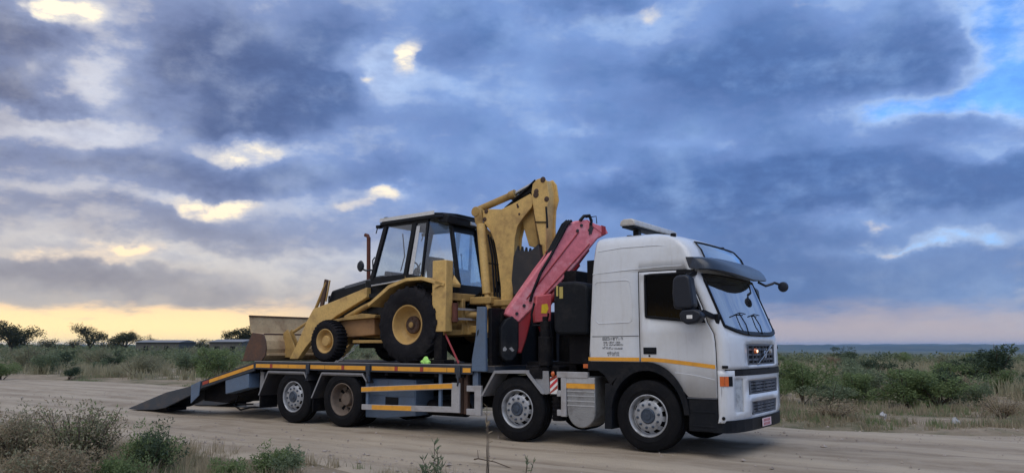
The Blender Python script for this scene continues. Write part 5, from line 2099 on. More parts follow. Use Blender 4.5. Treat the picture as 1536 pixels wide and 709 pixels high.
# rear mudguards
for s in (-1, 1):
    pr = PX([(553, 456), (585, 428), (610, 417), (634, 415), (655, 421), (668, 424)], 1.06)
    q = MB()
    for a, b in zip(pr, pr[1:]):
        d = Vector((b[0] - a[0], b[1] - a[1])).normalized()
        n = Vector((-d.y, d.x)) * -.06
        q.add([(a[0], s * 1.10, a[1]), (b[0], s * 1.10, b[1]), (b[0], s * .60, b[1]), (a[0], s * .60, a[1]), (a[0] + n.x, s * 1.10, a[1] + n.y), (b[0] + n.x, s * 1.10, b[1] + n.y), (b[0] + n.x, s * .60, b[1] + n.y), (a[0] + n.x, s * .60, a[1] + n.y)],
              [(0, 1, 2, 3), (7, 6, 5, 4), (0, 4, 5, 1), (2, 6, 7, 3), (0, 3, 7, 4), (1, 5, 6, 2)])
    q.build('rear_mudguard', M_YEL, hoe, bev=.01)
    q = MB()
    q.prism([(-6.2, 2.72), (-5.3, 2.84), (-5.3, 2.6), (-5.75, 2.1), (-6.1, 2.1)], s * .60, s * .56)
    q.build('cab_side_skirt', M_CABB, hoe)
    hr = MB()
    a, b, c_ = L(552, 428, .9), L(575, 424, .9), L(600, 419, .9)
    hr.tube([(a[0], s * .80, a[1]), (b[0], s * .80, b[1]), (c_[0], s * .80, c_[1])], .016, 8)
    hr.build('hand_rail', M_ALU, hoe)

# ---- rear frame, stabilisers
q = MB()
q.box(-4.20, -4.08, -1.02, 1.02, 2.38, 2.52)
q.box(-4.20, -4.08, -1.02, 1.02, 1.74, 1.84)
for yy in (-.86, -.45, .45, .86):
    q.box(-4.20, -4.06, yy - .05, yy + .05, 1.8, 2.42)
q.box(-4.5, -4.05, -.5, .5, 1.75, 1.95)
rfm = q.build('hoe_frame', M_YELB, hoe, bev=.015)
q = MB()
q.box(-4.02, -3.98, -.8, .2, 2.2, 2.24)
sub(q, 'slide_rail', M_GREYST, rfm)
q = MB()
q.box(-4.02, -3.98, -.8, .3, 2.02, 2.06)
sub(q, 'slide_rail', M_GREYST, rfm)
for s in (-1, 1):
    yy = s * .97
    q = MB()
    q.box(-4.32, -3.995, yy - .10, yy + .10, 1.80, 3.10)
    st = q.build('stabiliser', M_YEL, hoe, bev=.012)
    q = MB()
    q.box(-4.28, -4.09, yy - .08, yy + .08, 1.30, 1.82)
    q.box(-4.40, -3.98, yy - .15, yy + .15, 1.225, 1.30)
    sub(q, 'stabiliser_leg', M_CHASSIS, st, bev=.01)
    q = MB()
    q.tube([(-4.33, yy - s * .0, 2.52), (-4.40, yy, 2.50), (-4.42, yy, 2.42), (-4.33, yy, 2.38)], .022, 8)
    sub(q, 'lifting_eye', M_YELB, st)
    q = MB()
    q.tube([(-3.93, s * .88, 2.02), (-3.93, s * .88, 2.32)], .055, 12)
    q.tube([(-3.93, s * .88, 1.98), (-3.93, s * .88, 2.04)], .065, 12)
    q.build('stabiliser_cylinder', M_EXH, hoe)
# swing post
q = MB()
q.box(-4.05, -3.55, -.30, .30, 1.78, 1.92)
q.box(-4.05, -3.55, -.30, .30, 2.32, 2.46)
q.tube([(-3.72, 0, 1.7), (-3.72, 0, 2.55)], .13, 16)
q.box(-3.70, -3.15, -.20, .20, 2.28, 2.40)
q.build('swing_post', M_YELB, hoe, bev=.02)
for s in (-1, 1):
    q = MB()
    q.tube([(-4.1, s * .35, 2.12), (-3.72, s * .16, 2.12)], .06, 12)
    q.build('swing_cylinder', M_YELB, hoe)
q = MB()
for k in range(6):
    x = -.3 + k * .12
    q.tube([(-4.1, x, 2.3), (-3.9, x * .6, 2.55 + .03 * k), (-3.66, x * .3, 2.45), (-3.55, -.05 + .02 * k, 2.75)], .02, 6)
q.build('hydraulic_hoses', M_TRIM, hoe)

# ---- boom, dipper, digging bucket (all lie in the machine's centre plane)
VB = .13
boom_px = [(724, 316), (733, 313.5), (752, 313.7), (768, 306), (795, 290.5), (801, 300), (797, 311), (785, 325.5), (776, 339), (772, 356), (770, 390), (769, 440), (768, 470), (752, 470), (751, 430), (746, 386), (742, 364), (736, 348), (724, 331)]
q = MB()
q.prism(PX(boom_px, VB), -.13, -.10)
q.prism(PX(boom_px, VB), .10, .13)
q.prism(PX([(738, 316), (752, 315), (768, 308), (796, 292), (800, 300), (795, 310), (783, 324), (773, 338), (769, 356), (766, 440), (766, 468), (754, 468), (752, 420), (746, 364)], VB), -.10, .10)
bm_o = q.build('boom', M_YEL, hoe, bev=.008)
for (x, y, r_) in ((729.5, 317, .045), (727, 329, .045), (777, 310, .025), (779, 321, .022), (776, 307, .02)):
    p = L(x, y, VB)
    q = MB()
    q.lathe([(0, .012), (r_ * .7, .012), (r_, .006), (r_, -.002)], p[0], -.13, p[1], 14)
    sub(q, 'pin_boss', M_BROWN, bm_o)
h0, h1 = L(716, 318, VB), L(722, 334, VB)
q = MB()
q.tube([(h0[0], -.20, h0[1]), (h0[0], .20, h0[1])], .10, 16)
q.prism([(h0[0] - .07, h0[1] + .06), (h0[0] + .12, h0[1] + .05), (h1[0] + .06, h1[1] - .05), (h1[0] - .10, h1[1] - .03)], -.19, -.135)
q.prism([(h0[0] - .07, h0[1] + .06), (h0[0] + .12, h0[1] + .05), (h1[0] + .06, h1[1] - .05), (h1[0] - .10, h1[1] - .03)], .135, .19)
sub(q, 'knuckle', M_YELB, bm_o, bev=.012)
c0, c1 = L(721, 336, .22), L(730, 440, .22)
for s in (-1, 1):
    q = MB()
    q.tube([(c0[0], s * .22, c0[1]), (c1[0], s * .22, c1[1])], .082, 16)
    q.tube([(c1[0], s * .22, c1[1]), (c1[0] + .06, s * .22, c1[1] - .3)], .05, 12)
    q.build('boom_cylinder', M_YEL, hoe)
q = MB()
q.prism(PX([(722, 334), (735, 348), (744, 372), (748, 404), (752, 460), (734, 460), (728, 400)], -.08), .06, .12)
q.build('boom_inner_plate', M_YELB, hoe, bev=.01)
q = MB()
for k in range(4):
    t0, t1, t2 = L(733 + k * 1.5, 352 + 3 * k, .1), L(739 + 1.6 * k, 385, .1), L(743 + 1.6 * k, 445, .1)
    q.tube([(t0[0], -.12 + .05 * k, t0[1]), (t1[0], -.12 + .05 * k, t1[1]), (t2[0], -.12 + .05 * k, t2[1])], .02, 6)
b0, b1 = L(735, 395, .05), L(752, 397, .05)
q.tube([(b0[0], -.12, b0[1]), (b1[0], -.12, b1[1])], .014, 6)
q.build('boom_hoses', M_TRIM, hoe)
d0, d1, d2 = L(718, 314, .0), L(773, 290.5, .0), L(806, 272, .0)
q = MB()
dd = (Vector((d1[0], 0, d1[1])) - Vector((d0[0], 0, d0[1]))).normalized() * .12
q.tube([(d0[0] + .02, 0, d0[1]), (d1[0], 0, d1[1])], .068, 14)
q.tube([(d1[0] - dd.x, 0, d1[1] - dd.z), (d1[0], 0, d1[1])], .085, 14)
dcy = q.build('dipper_cylinder', M_YELB, hoe)
q = MB()
q.tube([(d1[0], 0, d1[1]), (d2[0], 0, d2[1])], .038, 12)
sub(q, 'piston_rod', M_CHROME, dcy)
q = MB()
lk = PX([(757, 312), (800, 276), (806, 279), (800, 288), (770, 304), (761, 311)], .05)
q.prism(lk, -.09, .09)
q.build('hose_guard', M_TRIM, hoe, bev=.01)
q = MB()
q.tube([(L(770, 301, .1)[0], -.12, L(770, 301, .1)[1]), (L(793, 281, .1)[0], -.12, L(793, 281, .1)[1]), (L(803, 270, .1)[0], -.10, L(803, 270, .1)[1])], .02, 6)
q.build('hose', M_TRIM, hoe)
dip_px = [(797, 288), (799, 276), (805, 269), (815, 265.6), (820.5, 273), (823.7, 296), (819.6, 312), (818.5, 335), (819, 368), (818, 396), (813, 398), (810.6, 368), (801.6, 323), (799, 305)]
q = MB()
q.prism(PX(dip_px, .18), -.18, -.14)
q.prism(PX(dip_px, .18), .14, .18)
q.prism(PX([(801, 300), (806, 276), (815, 269), (819, 290), (816, 335), (816, 390), (812, 368), (803, 322)], .18), -.14, .14)
dp = q.build('dipper', M_YEL, hoe, bev=.008)
for (x, y, r_) in ((814.5, 269.5, .055), (804, 292, .06), (804.5, 287, .05), (820, 298.5, .05)):
    p = L(x, y, .18)
    q = MB()
    q.lathe([(0, .014), (r_ * .7, .014), (r_, .006), (r_, -.002)], p[0], -.18, p[1], 14)
    sub(q, 'pin_boss', M_BROWN, dp)
q = MB()
q.prism(PX([(783, 328), (792, 312), (799, 308), (803, 330), (809, 366), (805, 372), (795, 369)], -.02), -.02, .12)
q.build('bucket_link', M_YELB, hoe, bev=.012)
q = MB()
q.tube([(L(819, 310, .2)[0], -.20, L(819, 310, .2)[1]), (L(821, 330, .2)[0], -.21, L(821, 330, .2)[1]), (L(821, 342, .2)[0], -.2, L(821, 342, .2)[1])], .018, 6)
q.tube([(L(802, 333, .2)[0], -.19, L(802, 333, .2)[1]), (L(819, 333, .2)[0], -.19, L(819, 333, .2)[1])], .012, 6)
q.build('dipper_hose', M_TRIM, hoe)
# digging bucket, teeth up
bp = PX([(771, 385), (774, 376), (796, 377), (808, 366), (813, 395), (808, 410), (798, 428), (786, 440), (771, 442), (768, 420)], .30)
q = MB()
q.prism(bp, -.32, -.29)
q.prism(bp, .29, .32)
shell = bp[3:] + bp[:1]
for a, b in zip(shell, shell[1:]):
    d = Vector((b[0] - a[0], b[1] - a[1]))
    if d.length < 1e-4:
        continue
    d.normalize()
    n = Vector((d.y, -d.x)) * .03
    q.add([(a[0], -.29, a[1]), (b[0], -.29, b[1]), (b[0], .29, b[1]), (a[0], .29, a[1]), (a[0] + n.x, -.29, a[1] + n.y), (b[0] + n.x, -.29, b[1] + n.y), (b[0] + n.x, .29, b[1] + n.y), (a[0] + n.x, .29, a[1] + n.y)],
          [(0, 1, 2, 3), (7, 6, 5, 4), (0, 4, 5, 1), (2, 6, 7, 3), (0, 3, 7, 4), (1, 5, 6, 2)])
q.prism(PX([(772, 384), (796, 378), (812, 392), (806, 412), (780, 430), (771, 420)], .30), -.28, .28)
db = q.build('digging_bucket', M_DBUCK, hoe, bev=.006)
for k in range(5):
    vv = .27 - k * .135
    x0 = 774.5 + k * 0.2
    a = L(774, 381, .30)
    q = MB()
    q.prism([(a[0] - .06, a[1] - .10), (a[0] + .07, a[1] - .10), (a[0] + .05, a[1] + .06), (a[0] + .035, a[1] + .16), (a[0] - .005, a[1] + .05)], -vv - .035, -vv + .035)
    sub(q, 'tooth', M_DBUCK, db, bev=.006)

# ---- what ties the machine down, and the rag by the wheel
q = MB()
q.beam((-4.10, -.96, 1.78), (-3.62, -1.15, 1.245), .035, .008, up=(0, 1, 0))
o = q.build('tie_down_strap', paint('strap red', (.30, .05, .06), .8))
place_in_truck(o, (-3.9, -1.0, 1.23))
tag(o, 'red webbing strap pulled down from the backhoe frame to the deck edge', 'strap')
ch = thing('tie_down_chain', 'slack steel chain hooked between backhoe front axle and deck', 'chain', (-6.70, -1.0, 1.215))
p0, p1 = Vector((-6.88, -.98, 1.225)), Vector((-6.52, -.72, 1.60))
for k in range(9):
    t = k / 8
    c_ = p0.lerp(p1, t) - Vector((0, 0, .05 * math.sin(math.pi * t)))
    q = MB()
    dirv = (p1 - p0).normalized()
    sdv = dirv.cross(Vector((0, 0, 1))).normalized() if k % 2 else dirv.cross(dirv.cross(Vector((0, 0, 1)))).normalized()
    q.tube([c_ + dirv * .034 * math.cos(a / 10 * 6.2832) + sdv * .018 * math.sin(a / 10 * 6.2832) for a in range(11)], .008, 6)
    q.build('chain_link', M_GREYST, ch)
q = MB()
rr = random.Random(8)
for k in range(3):
    q.ball((-4.41 + .05 * k, -1.17, 1.25 + .03 * (k % 2)), (.06, .05, .045 + .03 * (k == 1)), 10)
q.v = [(p[0] + rr.uniform(-.008, .008), p[1] + rr.uniform(-.008, .008), p[2] + rr.uniform(-.008, .008)) for p in q.v]
o = q.build('crumpled_cloth', M_HIVIS)
place_in_truck(o, (-4.36, -1.17, 1.212))
tag(o, 'crumpled fluorescent green cloth on deck edge beside the rear tyre', 'cloth')

# ------------------------------------------------------------------ plants
def leaf_mat(name, dark, light, trans=0.25):
    m, g, b = material(name)
    geo = g.n('ShaderNodeNewGeometry')
    oi = g.n('ShaderNodeObjectInfo')
    n = g.noise(geo.outputs['Position'], 2.6, 4, .6)
    f = g.m('ADD', g.m('MULTIPLY', geo.outputs['Random Per Island'], .6), g.m('MULTIPLY', n, .5))
    f = g.m('ADD', f, g.m('MULTIPLY', g.m('SUBTRACT', oi.outputs['Random'], .5), .25), clamp=True)
    c = g.mix(f, dark, light)
    g.put(b.inputs['Base Color'], c)
    b.inputs['Roughness'].default_value = .65
    b.inputs['Specular IOR Level'].default_value = .25
    t = m.node_tree
    tl = g.n('ShaderNodeBsdfTranslucent')
    g.put(tl.inputs[0], c)
    mx = g.n('ShaderNodeMixShader')
    mx.inputs[0].default_value = trans
    t.links.new(b.outputs[0], mx.inputs[1])
    t.links.new(tl.outputs[0], mx.inputs[2])
    t.links.new(mx.outputs[0], t.nodes['Material Output'].inputs[0])
    return m


LM = {'green': leaf_mat('leaf green', (.095, .145, .055), (.23, .29, .125), .4),
      'dark': leaf_mat('leaf dark', (.030, .052, .030), (.090, .125, .070), .3),
      'grey': leaf_mat('leaf grey green', (.155, .160, .095), (.33, .32, .205), .38),
      'dry': leaf_mat('leaf dry', (.20, .155, .095), (.41, .335, .225), .35),
      'tree': leaf_mat('leaf tree', (.030, .038, .020), (.085, .088, .045), .3),
      'sage': leaf_mat('leaf sage', (.105, .145, .085), (.24, .285, .165), .4)}
M_TWIG = paint('twig', (.10, .075, .055), .9)
M_BARK = paint('bark', (.07, .055, .042), .95, bump=.4)


def np_mesh(name, verts, faces, mat, smooth_=False):
    me = bpy.data.meshes.new(name)
    me.from_pydata(np.asarray(verts).tolist(), [], np.asarray(faces).tolist() if not isinstance(faces, list) else faces)
    me.materials.append(mat)
    return me


def leaves(rs, P, length, width, up=.3, out=None):
    """one pointed quad per point"""
    n = len(P)
    a = rs.normal(size=(n, 3))
    a[:, 2] += up
    if out is not None:
        a += out
    a /= np.linalg.norm(a, axis=1, keepdims=True)
    b = np.cross(a, rs.normal(size=(n, 3)))
    b /= np.linalg.norm(b, axis=1, keepdims=True)
    ln = (length * rs.uniform(.6, 1.4, n))[:, None]
    wd = (width * rs.uniform(.6, 1.4, n))[:, None]
    nrm = np.cross(a, b)
    v = np.stack([P, P + a * ln * .45 + b * wd * .5 + nrm * ln * .05, P + a * ln, P + a * ln * .45 - b * wd * .5 + nrm * ln * .05], 1).reshape(-1, 3)
    f = np.arange(4 * n).reshape(-1, 4)
    return v, f


def twig_paths(rs, n, h, spread, wob=.15):
    out = []
    for k in range(n):
        a = rs.uniform(0, 2 * math.pi)
        s = spread * rs.uniform(.2, 1.0)
        hh = h * rs.uniform(.55, 1.0)
        p = []
        for q in range(6):
            t = q / 5
            p.append((math.cos(a) * s * t ** .8 + rs.normal() * wob * .12 * h * t, math.sin(a) * s * t ** .8 + rs.normal() * wob * .12 * h * t, hh * t ** .85))
        out.append(p)
    return out


def bush_variant(seed, h, r, nl, ll, lw, kind, twigs=9, clumps=16, flat=.8):
    """(foliage mesh, stem mesh): leaves gathered in clumps along spreading stems"""
    rs = np.random.RandomState(seed)
    tw = twig_paths(rs, twigs, h * .92, r * .8)
    cs = []
    for k in range(clumps):
        p = tw[rs.randint(len(tw))]
        t = rs.uniform(.35, 1.0)
        i = min(4, int(t * 5))
        f = t * 5 - i
        c = np.array(p[i]) * (1 - f) + np.array(p[i + 1]) * f
        c += rs.normal(size=3) * .10 * r
        c[2] = abs(c[2]) * rs.uniform(.8, 1.08) + .03
        cs.append((c, rs.uniform(.16, .36) * r))
    P, O = [], []
    per = nl // clumps
    for c, cr in cs:
        d = rs.normal(size=(per, 3))
        d /= np.linalg.norm(d, axis=1, keepdims=True)
        rad_ = cr * rs.uniform(.25, 1.0, per) ** .55
        q = c + d * rad_[:, None] * np.array([1, 1, flat])
        q[:, 2] = np.maximum(q[:, 2], .01)
        P.append(q)
        O.append(d * .8)
    P, O = np.concatenate(P), np.concatenate(O)
    v, f = leaves(rs, P, ll, lw, .25, O)
    fol = np_mesh('foliage', v, f, LM[kind])
    mb = MB()
    for p in tw:
        mb.tube(p, .012 * h, 5, .003 * h)
    o = mb.build('stem', M_TWIG)
    sm = o.data
    bpy.data.objects.remove(o)
    return fol, sm


VAR = {}
for kd, cnt in (('green', 3), ('dark', 3), ('grey', 3), ('dry', 2), ('sage', 2)):
    VAR[kd] = [bush_variant(100 + 7 * i + hash_, 1.0, .75, 3400 if kd != 'dry' else 2200, .060, .026 if kd != 'grey' else .017, kd, 11 if kd != 'dry' else 18, 22) for i, hash_ in ((i, {'green': 1, 'dark': 31, 'grey': 57, 'dry': 83, 'sage': 91}[kd]) for i in range(cnt))]


def put_plant(name, fol, stem, X, Y, sx, sz, rot, label, cat, group=None):
    o = bpy.data.objects.new(name, None)
    COL.objects.link(o)
    o.location = (X, Y, float(ground_h(X, Y)) - .02)
    o.rotation_euler = (0, 0, rot)
    o.scale = (sx, sx, sz)
    tag(o, label, cat, group)
    for nm, me in (('foliage', fol), ('stem', stem)):
        c_ = bpy.data.objects.new(nm, me)
        COL.objects.link(c_)
        c_.parent = o
    return o


def ray_ground(px, py):
    r = ray(px, py)
    t = 3.0
    while t < 3000:
        X, Y = r[0] * t, r[1] * t
        if CAM_H + r[2] * t < float(ground_h(X, Y)):
            return X, Y
        t *= 1.01
    return r[0] * 800, r[1] * 800


KW = {'green': 'green', 'dark': 'dark', 'grey': 'grey', 'dry': 'dry brown', 'sage': 'pale sage'}
rsv = np.random.RandomState(42)


def bush_px(px, py, wpx, hpx, kind, label, group=None, name='shrub'):
    X, Y = ray_ground(px, py)
    d = math.hypot(X, Y) / FPX
    i = rsv.randint(len(VAR[kind]))
    fol, st = VAR[kind][i]
    return put_plant(name, fol, st, X, Y, wpx * d / 1.35, hpx * d / .95, rsv.uniform(0, 6.28), label, 'shrub', group)


# bushes one can pick out beyond the road, ahead of the truck
bush_px(1490, 580, 125, 58, 'dark', 'broad dark bush, biggest of the scrub ahead of the truck, against the far plain')
bush_px(1422, 606, 72, 52, 'dark', 'dark rounded bush just before the broad dark one ahead of the truck')
bush_px(1352, 600, 70, 44, 'dark', 'dark spreading bush in grey scrub, between the pale bushes ahead of the truck')
bush_px(1205, 606, 90, 70, 'green', 'tall mid green bush right behind the truck grille at the verge')
bush_px(1283, 604, 74, 44, 'green', 'low green bush next to the tall green one beside the truck grille')
bush_px(1262, 548, 60, 22, 'dark', 'far dark bush with pale patch of ground beside it, ahead of the truck')
bush_px(1360, 549, 40, 20, 'green', 'small yellow-green rounded far bush standing alone ahead of the truck')
bush_px(1505, 628, 60, 30, 'dry', 'dry brown bush at the road edge below the broad dark bush')
bush_px(1250, 628, 80, 26, 'dry', 'dry low brown bush on the verge ahead of the truck bumper')
# and behind the tail of the truck
bush_px(103, 569, 34, 20, 'dark', 'small dark bush alone on the sandy verge beyond the ramps')
bush_px(2, 571, 50, 26, 'green', 'green bush at the far road edge, cut by the picture side')
bush_px(205, 566, 60, 34, 'grey', 'grey-green bush on the verge right behind the ramp tips')
bush_px(330, 572, 70, 50, 'green', 'green bush showing above the tail ramp hinge')
bush_px(285, 560, 60, 34, 'sage', 'pale sage bush behind the ramps, before the low grey roof')
bush_px(150, 556, 60, 34, 'grey', 'grey wispy bush between the small dark bush and the ramps')
bush_px(45, 556, 60, 36, 'grey', 'grey wispy bush at the sandy verge opposite the near thicket')

# the thicket: individuals placed by chance, nearest belts
count = 0
for zone, n, (pa, pb), (ya, yb), kinds in (
        ('ahead of the truck', 66, (1150, 1700), (529, 612), ['green', 'grey', 'dark', 'sage', 'dark', 'green', 'dry']),
        ('behind the truck tail', 60, (-170, 420), (531, 562), ['grey', 'green', 'grey', 'sage', 'green', 'dark']),
        ('on the far side of the truck', 40, (420, 1150), (530, 565), ['grey', 'green', 'sage', 'dark'])):
    k = 0
    while k < n:
        px, py = rsv.uniform(pa, pb), ya + (yb - ya) * rsv.uniform(0, 1) ** 1.3
        X, Y = ray_ground(px, py)
        u, v = uv_of(X, Y)
        ne, fa = road_edges(np.array([u]))
        if v > fa[0] - 2.0:
            k += .2
            continue
        kd = kinds[rsv.randint(len(kinds))]
        i = rsv.randint(len(VAR[kd]))
        sz = rsv.uniform(.55, 1.15) if zone[0] == 'a' else rsv.uniform(.7, 1.5)
        how = 'low' if sz < .8 else 'tall' if sz > 1.15 else 'waist-high'
        where = 'near the verge in' if -v < 14 else 'far out in' if -v > 45 else 'amid'
        put_plant('shrub', *VAR[kd][i], X, Y, sz * rsv.uniform(1.0, 1.7), sz, rsv.uniform(0, 6.28),
                  f'{how} {KW[kd]} bush {where} the scrub {zone}', 'shrub', f'{how} {kd} scrub bushes {zone}, {where}')
        k += 1


# far scrub: a mass of leaf tufts nobody could count
def far_scrub():
    rs = np.random.RandomState(77)
    P, L_, W_ = [], [], []
    for k in range(5200):
        d = 60 * (1200 / 60) ** rs.uniform(0, 1)
        az = rs.uniform(rad(-42), rad(44))
        X, Y = d * math.sin(az), d * math.cos(az)
        u, v = uv_of(X, Y)
        if v > -9:
            continue
        z = float(ground_h(X, Y))
        h = rs.uniform(.6, 1.5) * (1 + .4 * (d > 300)) * (1.15 if az < 0 else .8)
        m_ = 46 if d < 250 else 22
        q = rs.normal(size=(m_, 3))
        q /= np.linalg.norm(q, axis=1, keepdims=True)
        q *= rs.uniform(.4, 1, (m_, 1)) ** .5
        q = q * np.array([h * rs.uniform(.8, 1.6), h * 1.0, h * .5]) + np.array([X, Y, z + h * .5])
        P.append(q)
        L_.append(np.full(m_, .10 + d * .0016))
    P, L_ = np.concatenate(P), np.concatenate(L_)
    v, f = leaves(rs, P, L_, L_ * .6, .4)
    me = np_mesh('far_scrub', v, f, leaf_mat('far scrub leaf', (.085, .115, .058), (.23, .25, .14), .35))
    o = bpy.data.objects.new('far_scrub', me)
    COL.objects.link(o)
    o['kind'] = 'stuff'
    o['label'] = 'far scrub covering the plain to the hills'


far_scrub()


# ---- grass: verges
def grass(name, label, seed, n, sampler, hmin, hmax, wid, mat, lean=.35):
    rs = np.random.RandomState(seed)
    XY = sampler(rs, n)
    X, Y, hs = XY[:, 0], XY[:, 1], XY[:, 2]
    n = len(X)
    Z = ground_h(X, Y) - .01
    h = rs.uniform(hmin, hmax, n) * hs
    a = rs.uniform(0, 2 * math.pi, n)
    b = rs.uniform(0, 2 * math.pi, n)
    ln = np.abs(rs.normal(0, lean, n)) * h
    w = wid * rs.uniform(.6, 1.4, n)
    base = np.stack([X, Y, Z], 1)
    side = np.stack([np.cos(a), np.sin(a), np.zeros(n)], 1) * w[:, None] * .5
    dirv = np.stack([np.cos(b), np.sin(b), np.zeros(n)], 1)
    mid = base + dirv * (ln * .35)[:, None] + np.stack([0 * h, 0 * h, h * .6], 1)
    tip = base + dirv * ln[:, None] + np.stack([0 * h, 0 * h, h], 1)
    v = np.stack([base - side, base + side, mid + side * .7, mid - side * .7, tip], 1).reshape(-1, 3)
    o5 = np.arange(n) * 5
    fq = np.stack([o5, o5 + 1, o5 + 2, o5 + 3], 1)
    ft = np.stack([o5 + 3, o5 + 2, o5 + 4], 1)
    me = np_mesh(name, v, fq.tolist() + ft.tolist(), mat)
    o = bpy.data.objects.new(name, me)
    COL.objects.link(o)
    o['kind'] = 'stuff'
    o['label'] = label


def tufted(rs, n, gen, per, rad_):
    """gather blades in tufts"""
    k = n // per
    c = gen(rs, k)
    m_ = len(c)
    rr = np.abs(rs.normal(0, rad_, (m_, per)))
    aa = rs.uniform(0, 6.283, (m_, per))
    X = c[:, 0:1] + rr * np.cos(aa)
    Y = c[:, 1:2] + rr * np.sin(aa)
    hs = np.repeat(c[:, 2:3], per, 1)
    return np.stack([X.ravel(), Y.ravel(), hs.ravel()], 1)


def near_verge(rs, k):
    u = rs.uniform(-26, 5, k)
    ne, _ = road_edges(u)
    v = ne + .15 + np.abs(rs.normal(0, 1.8, k)) + rs.uniform(0, .6, k)
    X, Y = ORG[0] + u * FW[0] + v * RT[0], ORG[1] + u * FW[1] + v * RT[1]
    d = vnoise(X, Y, 1.1, 21)
    ok = (d > .33) & (np.hypot(X, Y) > 5.5)
    return np.stack([X, Y, .45 + .8 * d], 1)[ok]


def far_verge(rs, k):
    u = -34 + 54 * rs.uniform(0, 1, k)
    _, fa = road_edges(u)
    v = fa - .45 - np.abs(rs.normal(0, 3.0, k)) - rs.uniform(0, 1.0, k)
    X, Y = ORG[0] + u * FW[0] + v * RT[0], ORG[1] + u * FW[1] + v * RT[1]
    d = vnoise(X, Y, 2.0, 22)
    ok = (d > np.where(u < -6, .62, .42)) & (d + .35 * rs.uniform(0, 1, k) > .5)
    return np.stack([X, Y, (.3 + 1.1 * d) * (.55 + .45 * smooth(.5, 3.0, fa - v)) * rs.uniform(.6, 1.6, k)], 1)[ok]


def field(rs, k):
    az = rs.uniform(rad(-40), rad(42), k)
    d = 24 + 75 * rs.uniform(0, 1, k) ** .8
    X, Y = d * np.sin(az), d * np.cos(az)
    u, v = uv_np(X, Y)
    _, fa = road_edges(u)
    dd = vnoise(X, Y, 5.0, 23)
    ok = (v < fa - 2.5) & (dd > .35)
    return np.stack([X, Y, .6 + .8 * dd], 1)[ok]


STRAW = leaf_mat('straw blades', (.22, .18, .115), (.44, .375, .25), .4)
GREENB = leaf_mat('green blades', (.11, .15, .065), (.25, .285, .14), .4)
STRAWD = leaf_mat('field blades', (.19, .175, .105), (.40, .365, .23), .4)
grass('near_dry_grass', 'dry straw grass along the near verge', 1, 90000, lambda r, n: tufted(r, n, near_verge, 24, .07), .06, .30, .008, STRAW)
grass('near_green_grass', 'short green grass tufts along the near verge', 2, 26000, lambda r, n: tufted(r, n, near_verge, 30, .09), .05, .22, .009, GREENB)
grass('far_verge_grass', 'dry brown grass along the far verge', 3, 90000, lambda r, n: tufted(r, n, far_verge, 26, .12), .04, .20, .015, STRAW)
grass('far_verge_green', 'green grass among the dry grass of the far verge', 4, 50000, lambda r, n: tufted(r, n, far_verge, 26, .14), .03, .17, .017, GREENB)
grass('field_grass', 'mixed tall grass between the scrub bushes', 5, 150000, lambda r, n: tufted(r, n, field, 24, .25), .18, .62, .035, STRAWD)


# ---- plants at the near verge: close enough to be each its own
def near_bush(px, py, dist, wm, hm, seed, kinds, label, name='shrub', nl=5200, ll=.042, lw=.015, tw=26):
    r = ray(px, py)
    t = dist / r[1]
    X, Y = r[0] * t, dist
    o = bpy.data.objects.new(name, None)
    COL.objects.link(o)
    o.location = (X, Y, float(ground_h(X, Y)) - .02)
    tag(o, label, 'shrub')
    for q, (kd, fr) in enumerate(kinds):
        fol, st = bush_variant(seed + q, hm, wm * .5, int(nl * fr), ll, lw, kd, tw, 46, .9)
        for nm, me in (('foliage', fol), ('stem', st)):
            c_ = bpy.data.objects.new(nm, me)
            COL.objects.link(c_)
            c_.parent = o
    return o


near_bush(30, 700, 10.4, 1.5, .74, 301, (('grey', .5), ('dry', .75)), 'wispy grey-green bush tangled with dry stalks at the near verge, by the picture side')
near_bush(118, 700, 9.6, 1.25, .88, 311, (('grey', .45), ('green', .25), ('dry', .4)), 'tall loose grey bush with bare twig tips on the near verge before the ramps')
near_bush(226, 700, 9.6, .95, .60, 321, (('dark', .6), ('green', .6)), 'dark sage-green bush at the near verge, on the road side of the grey thicket')
near_bush(70, 709, 8.4, 1.2, .42, 331, (('dry', 1.0), ('grey', .4)), 'low dry brown bush in front of the grey near-verge thicket')
near_bush(175, 709, 8.6, .7, .36, 335, (('green', .7),), 'small bright green bush under the grey near-verge thicket')
near_bush(418, 706, 9.4, .70, .30, 341, (('sage', .6), ('green', .5)), 'low green leafy clump at the near verge, below the drive-axle wheels')
near_bush(345, 712, 8.9, .55, .26, 345, (('green', .6),), 'tiny green clump at the near verge beside the low leafy clump', nl=3000)


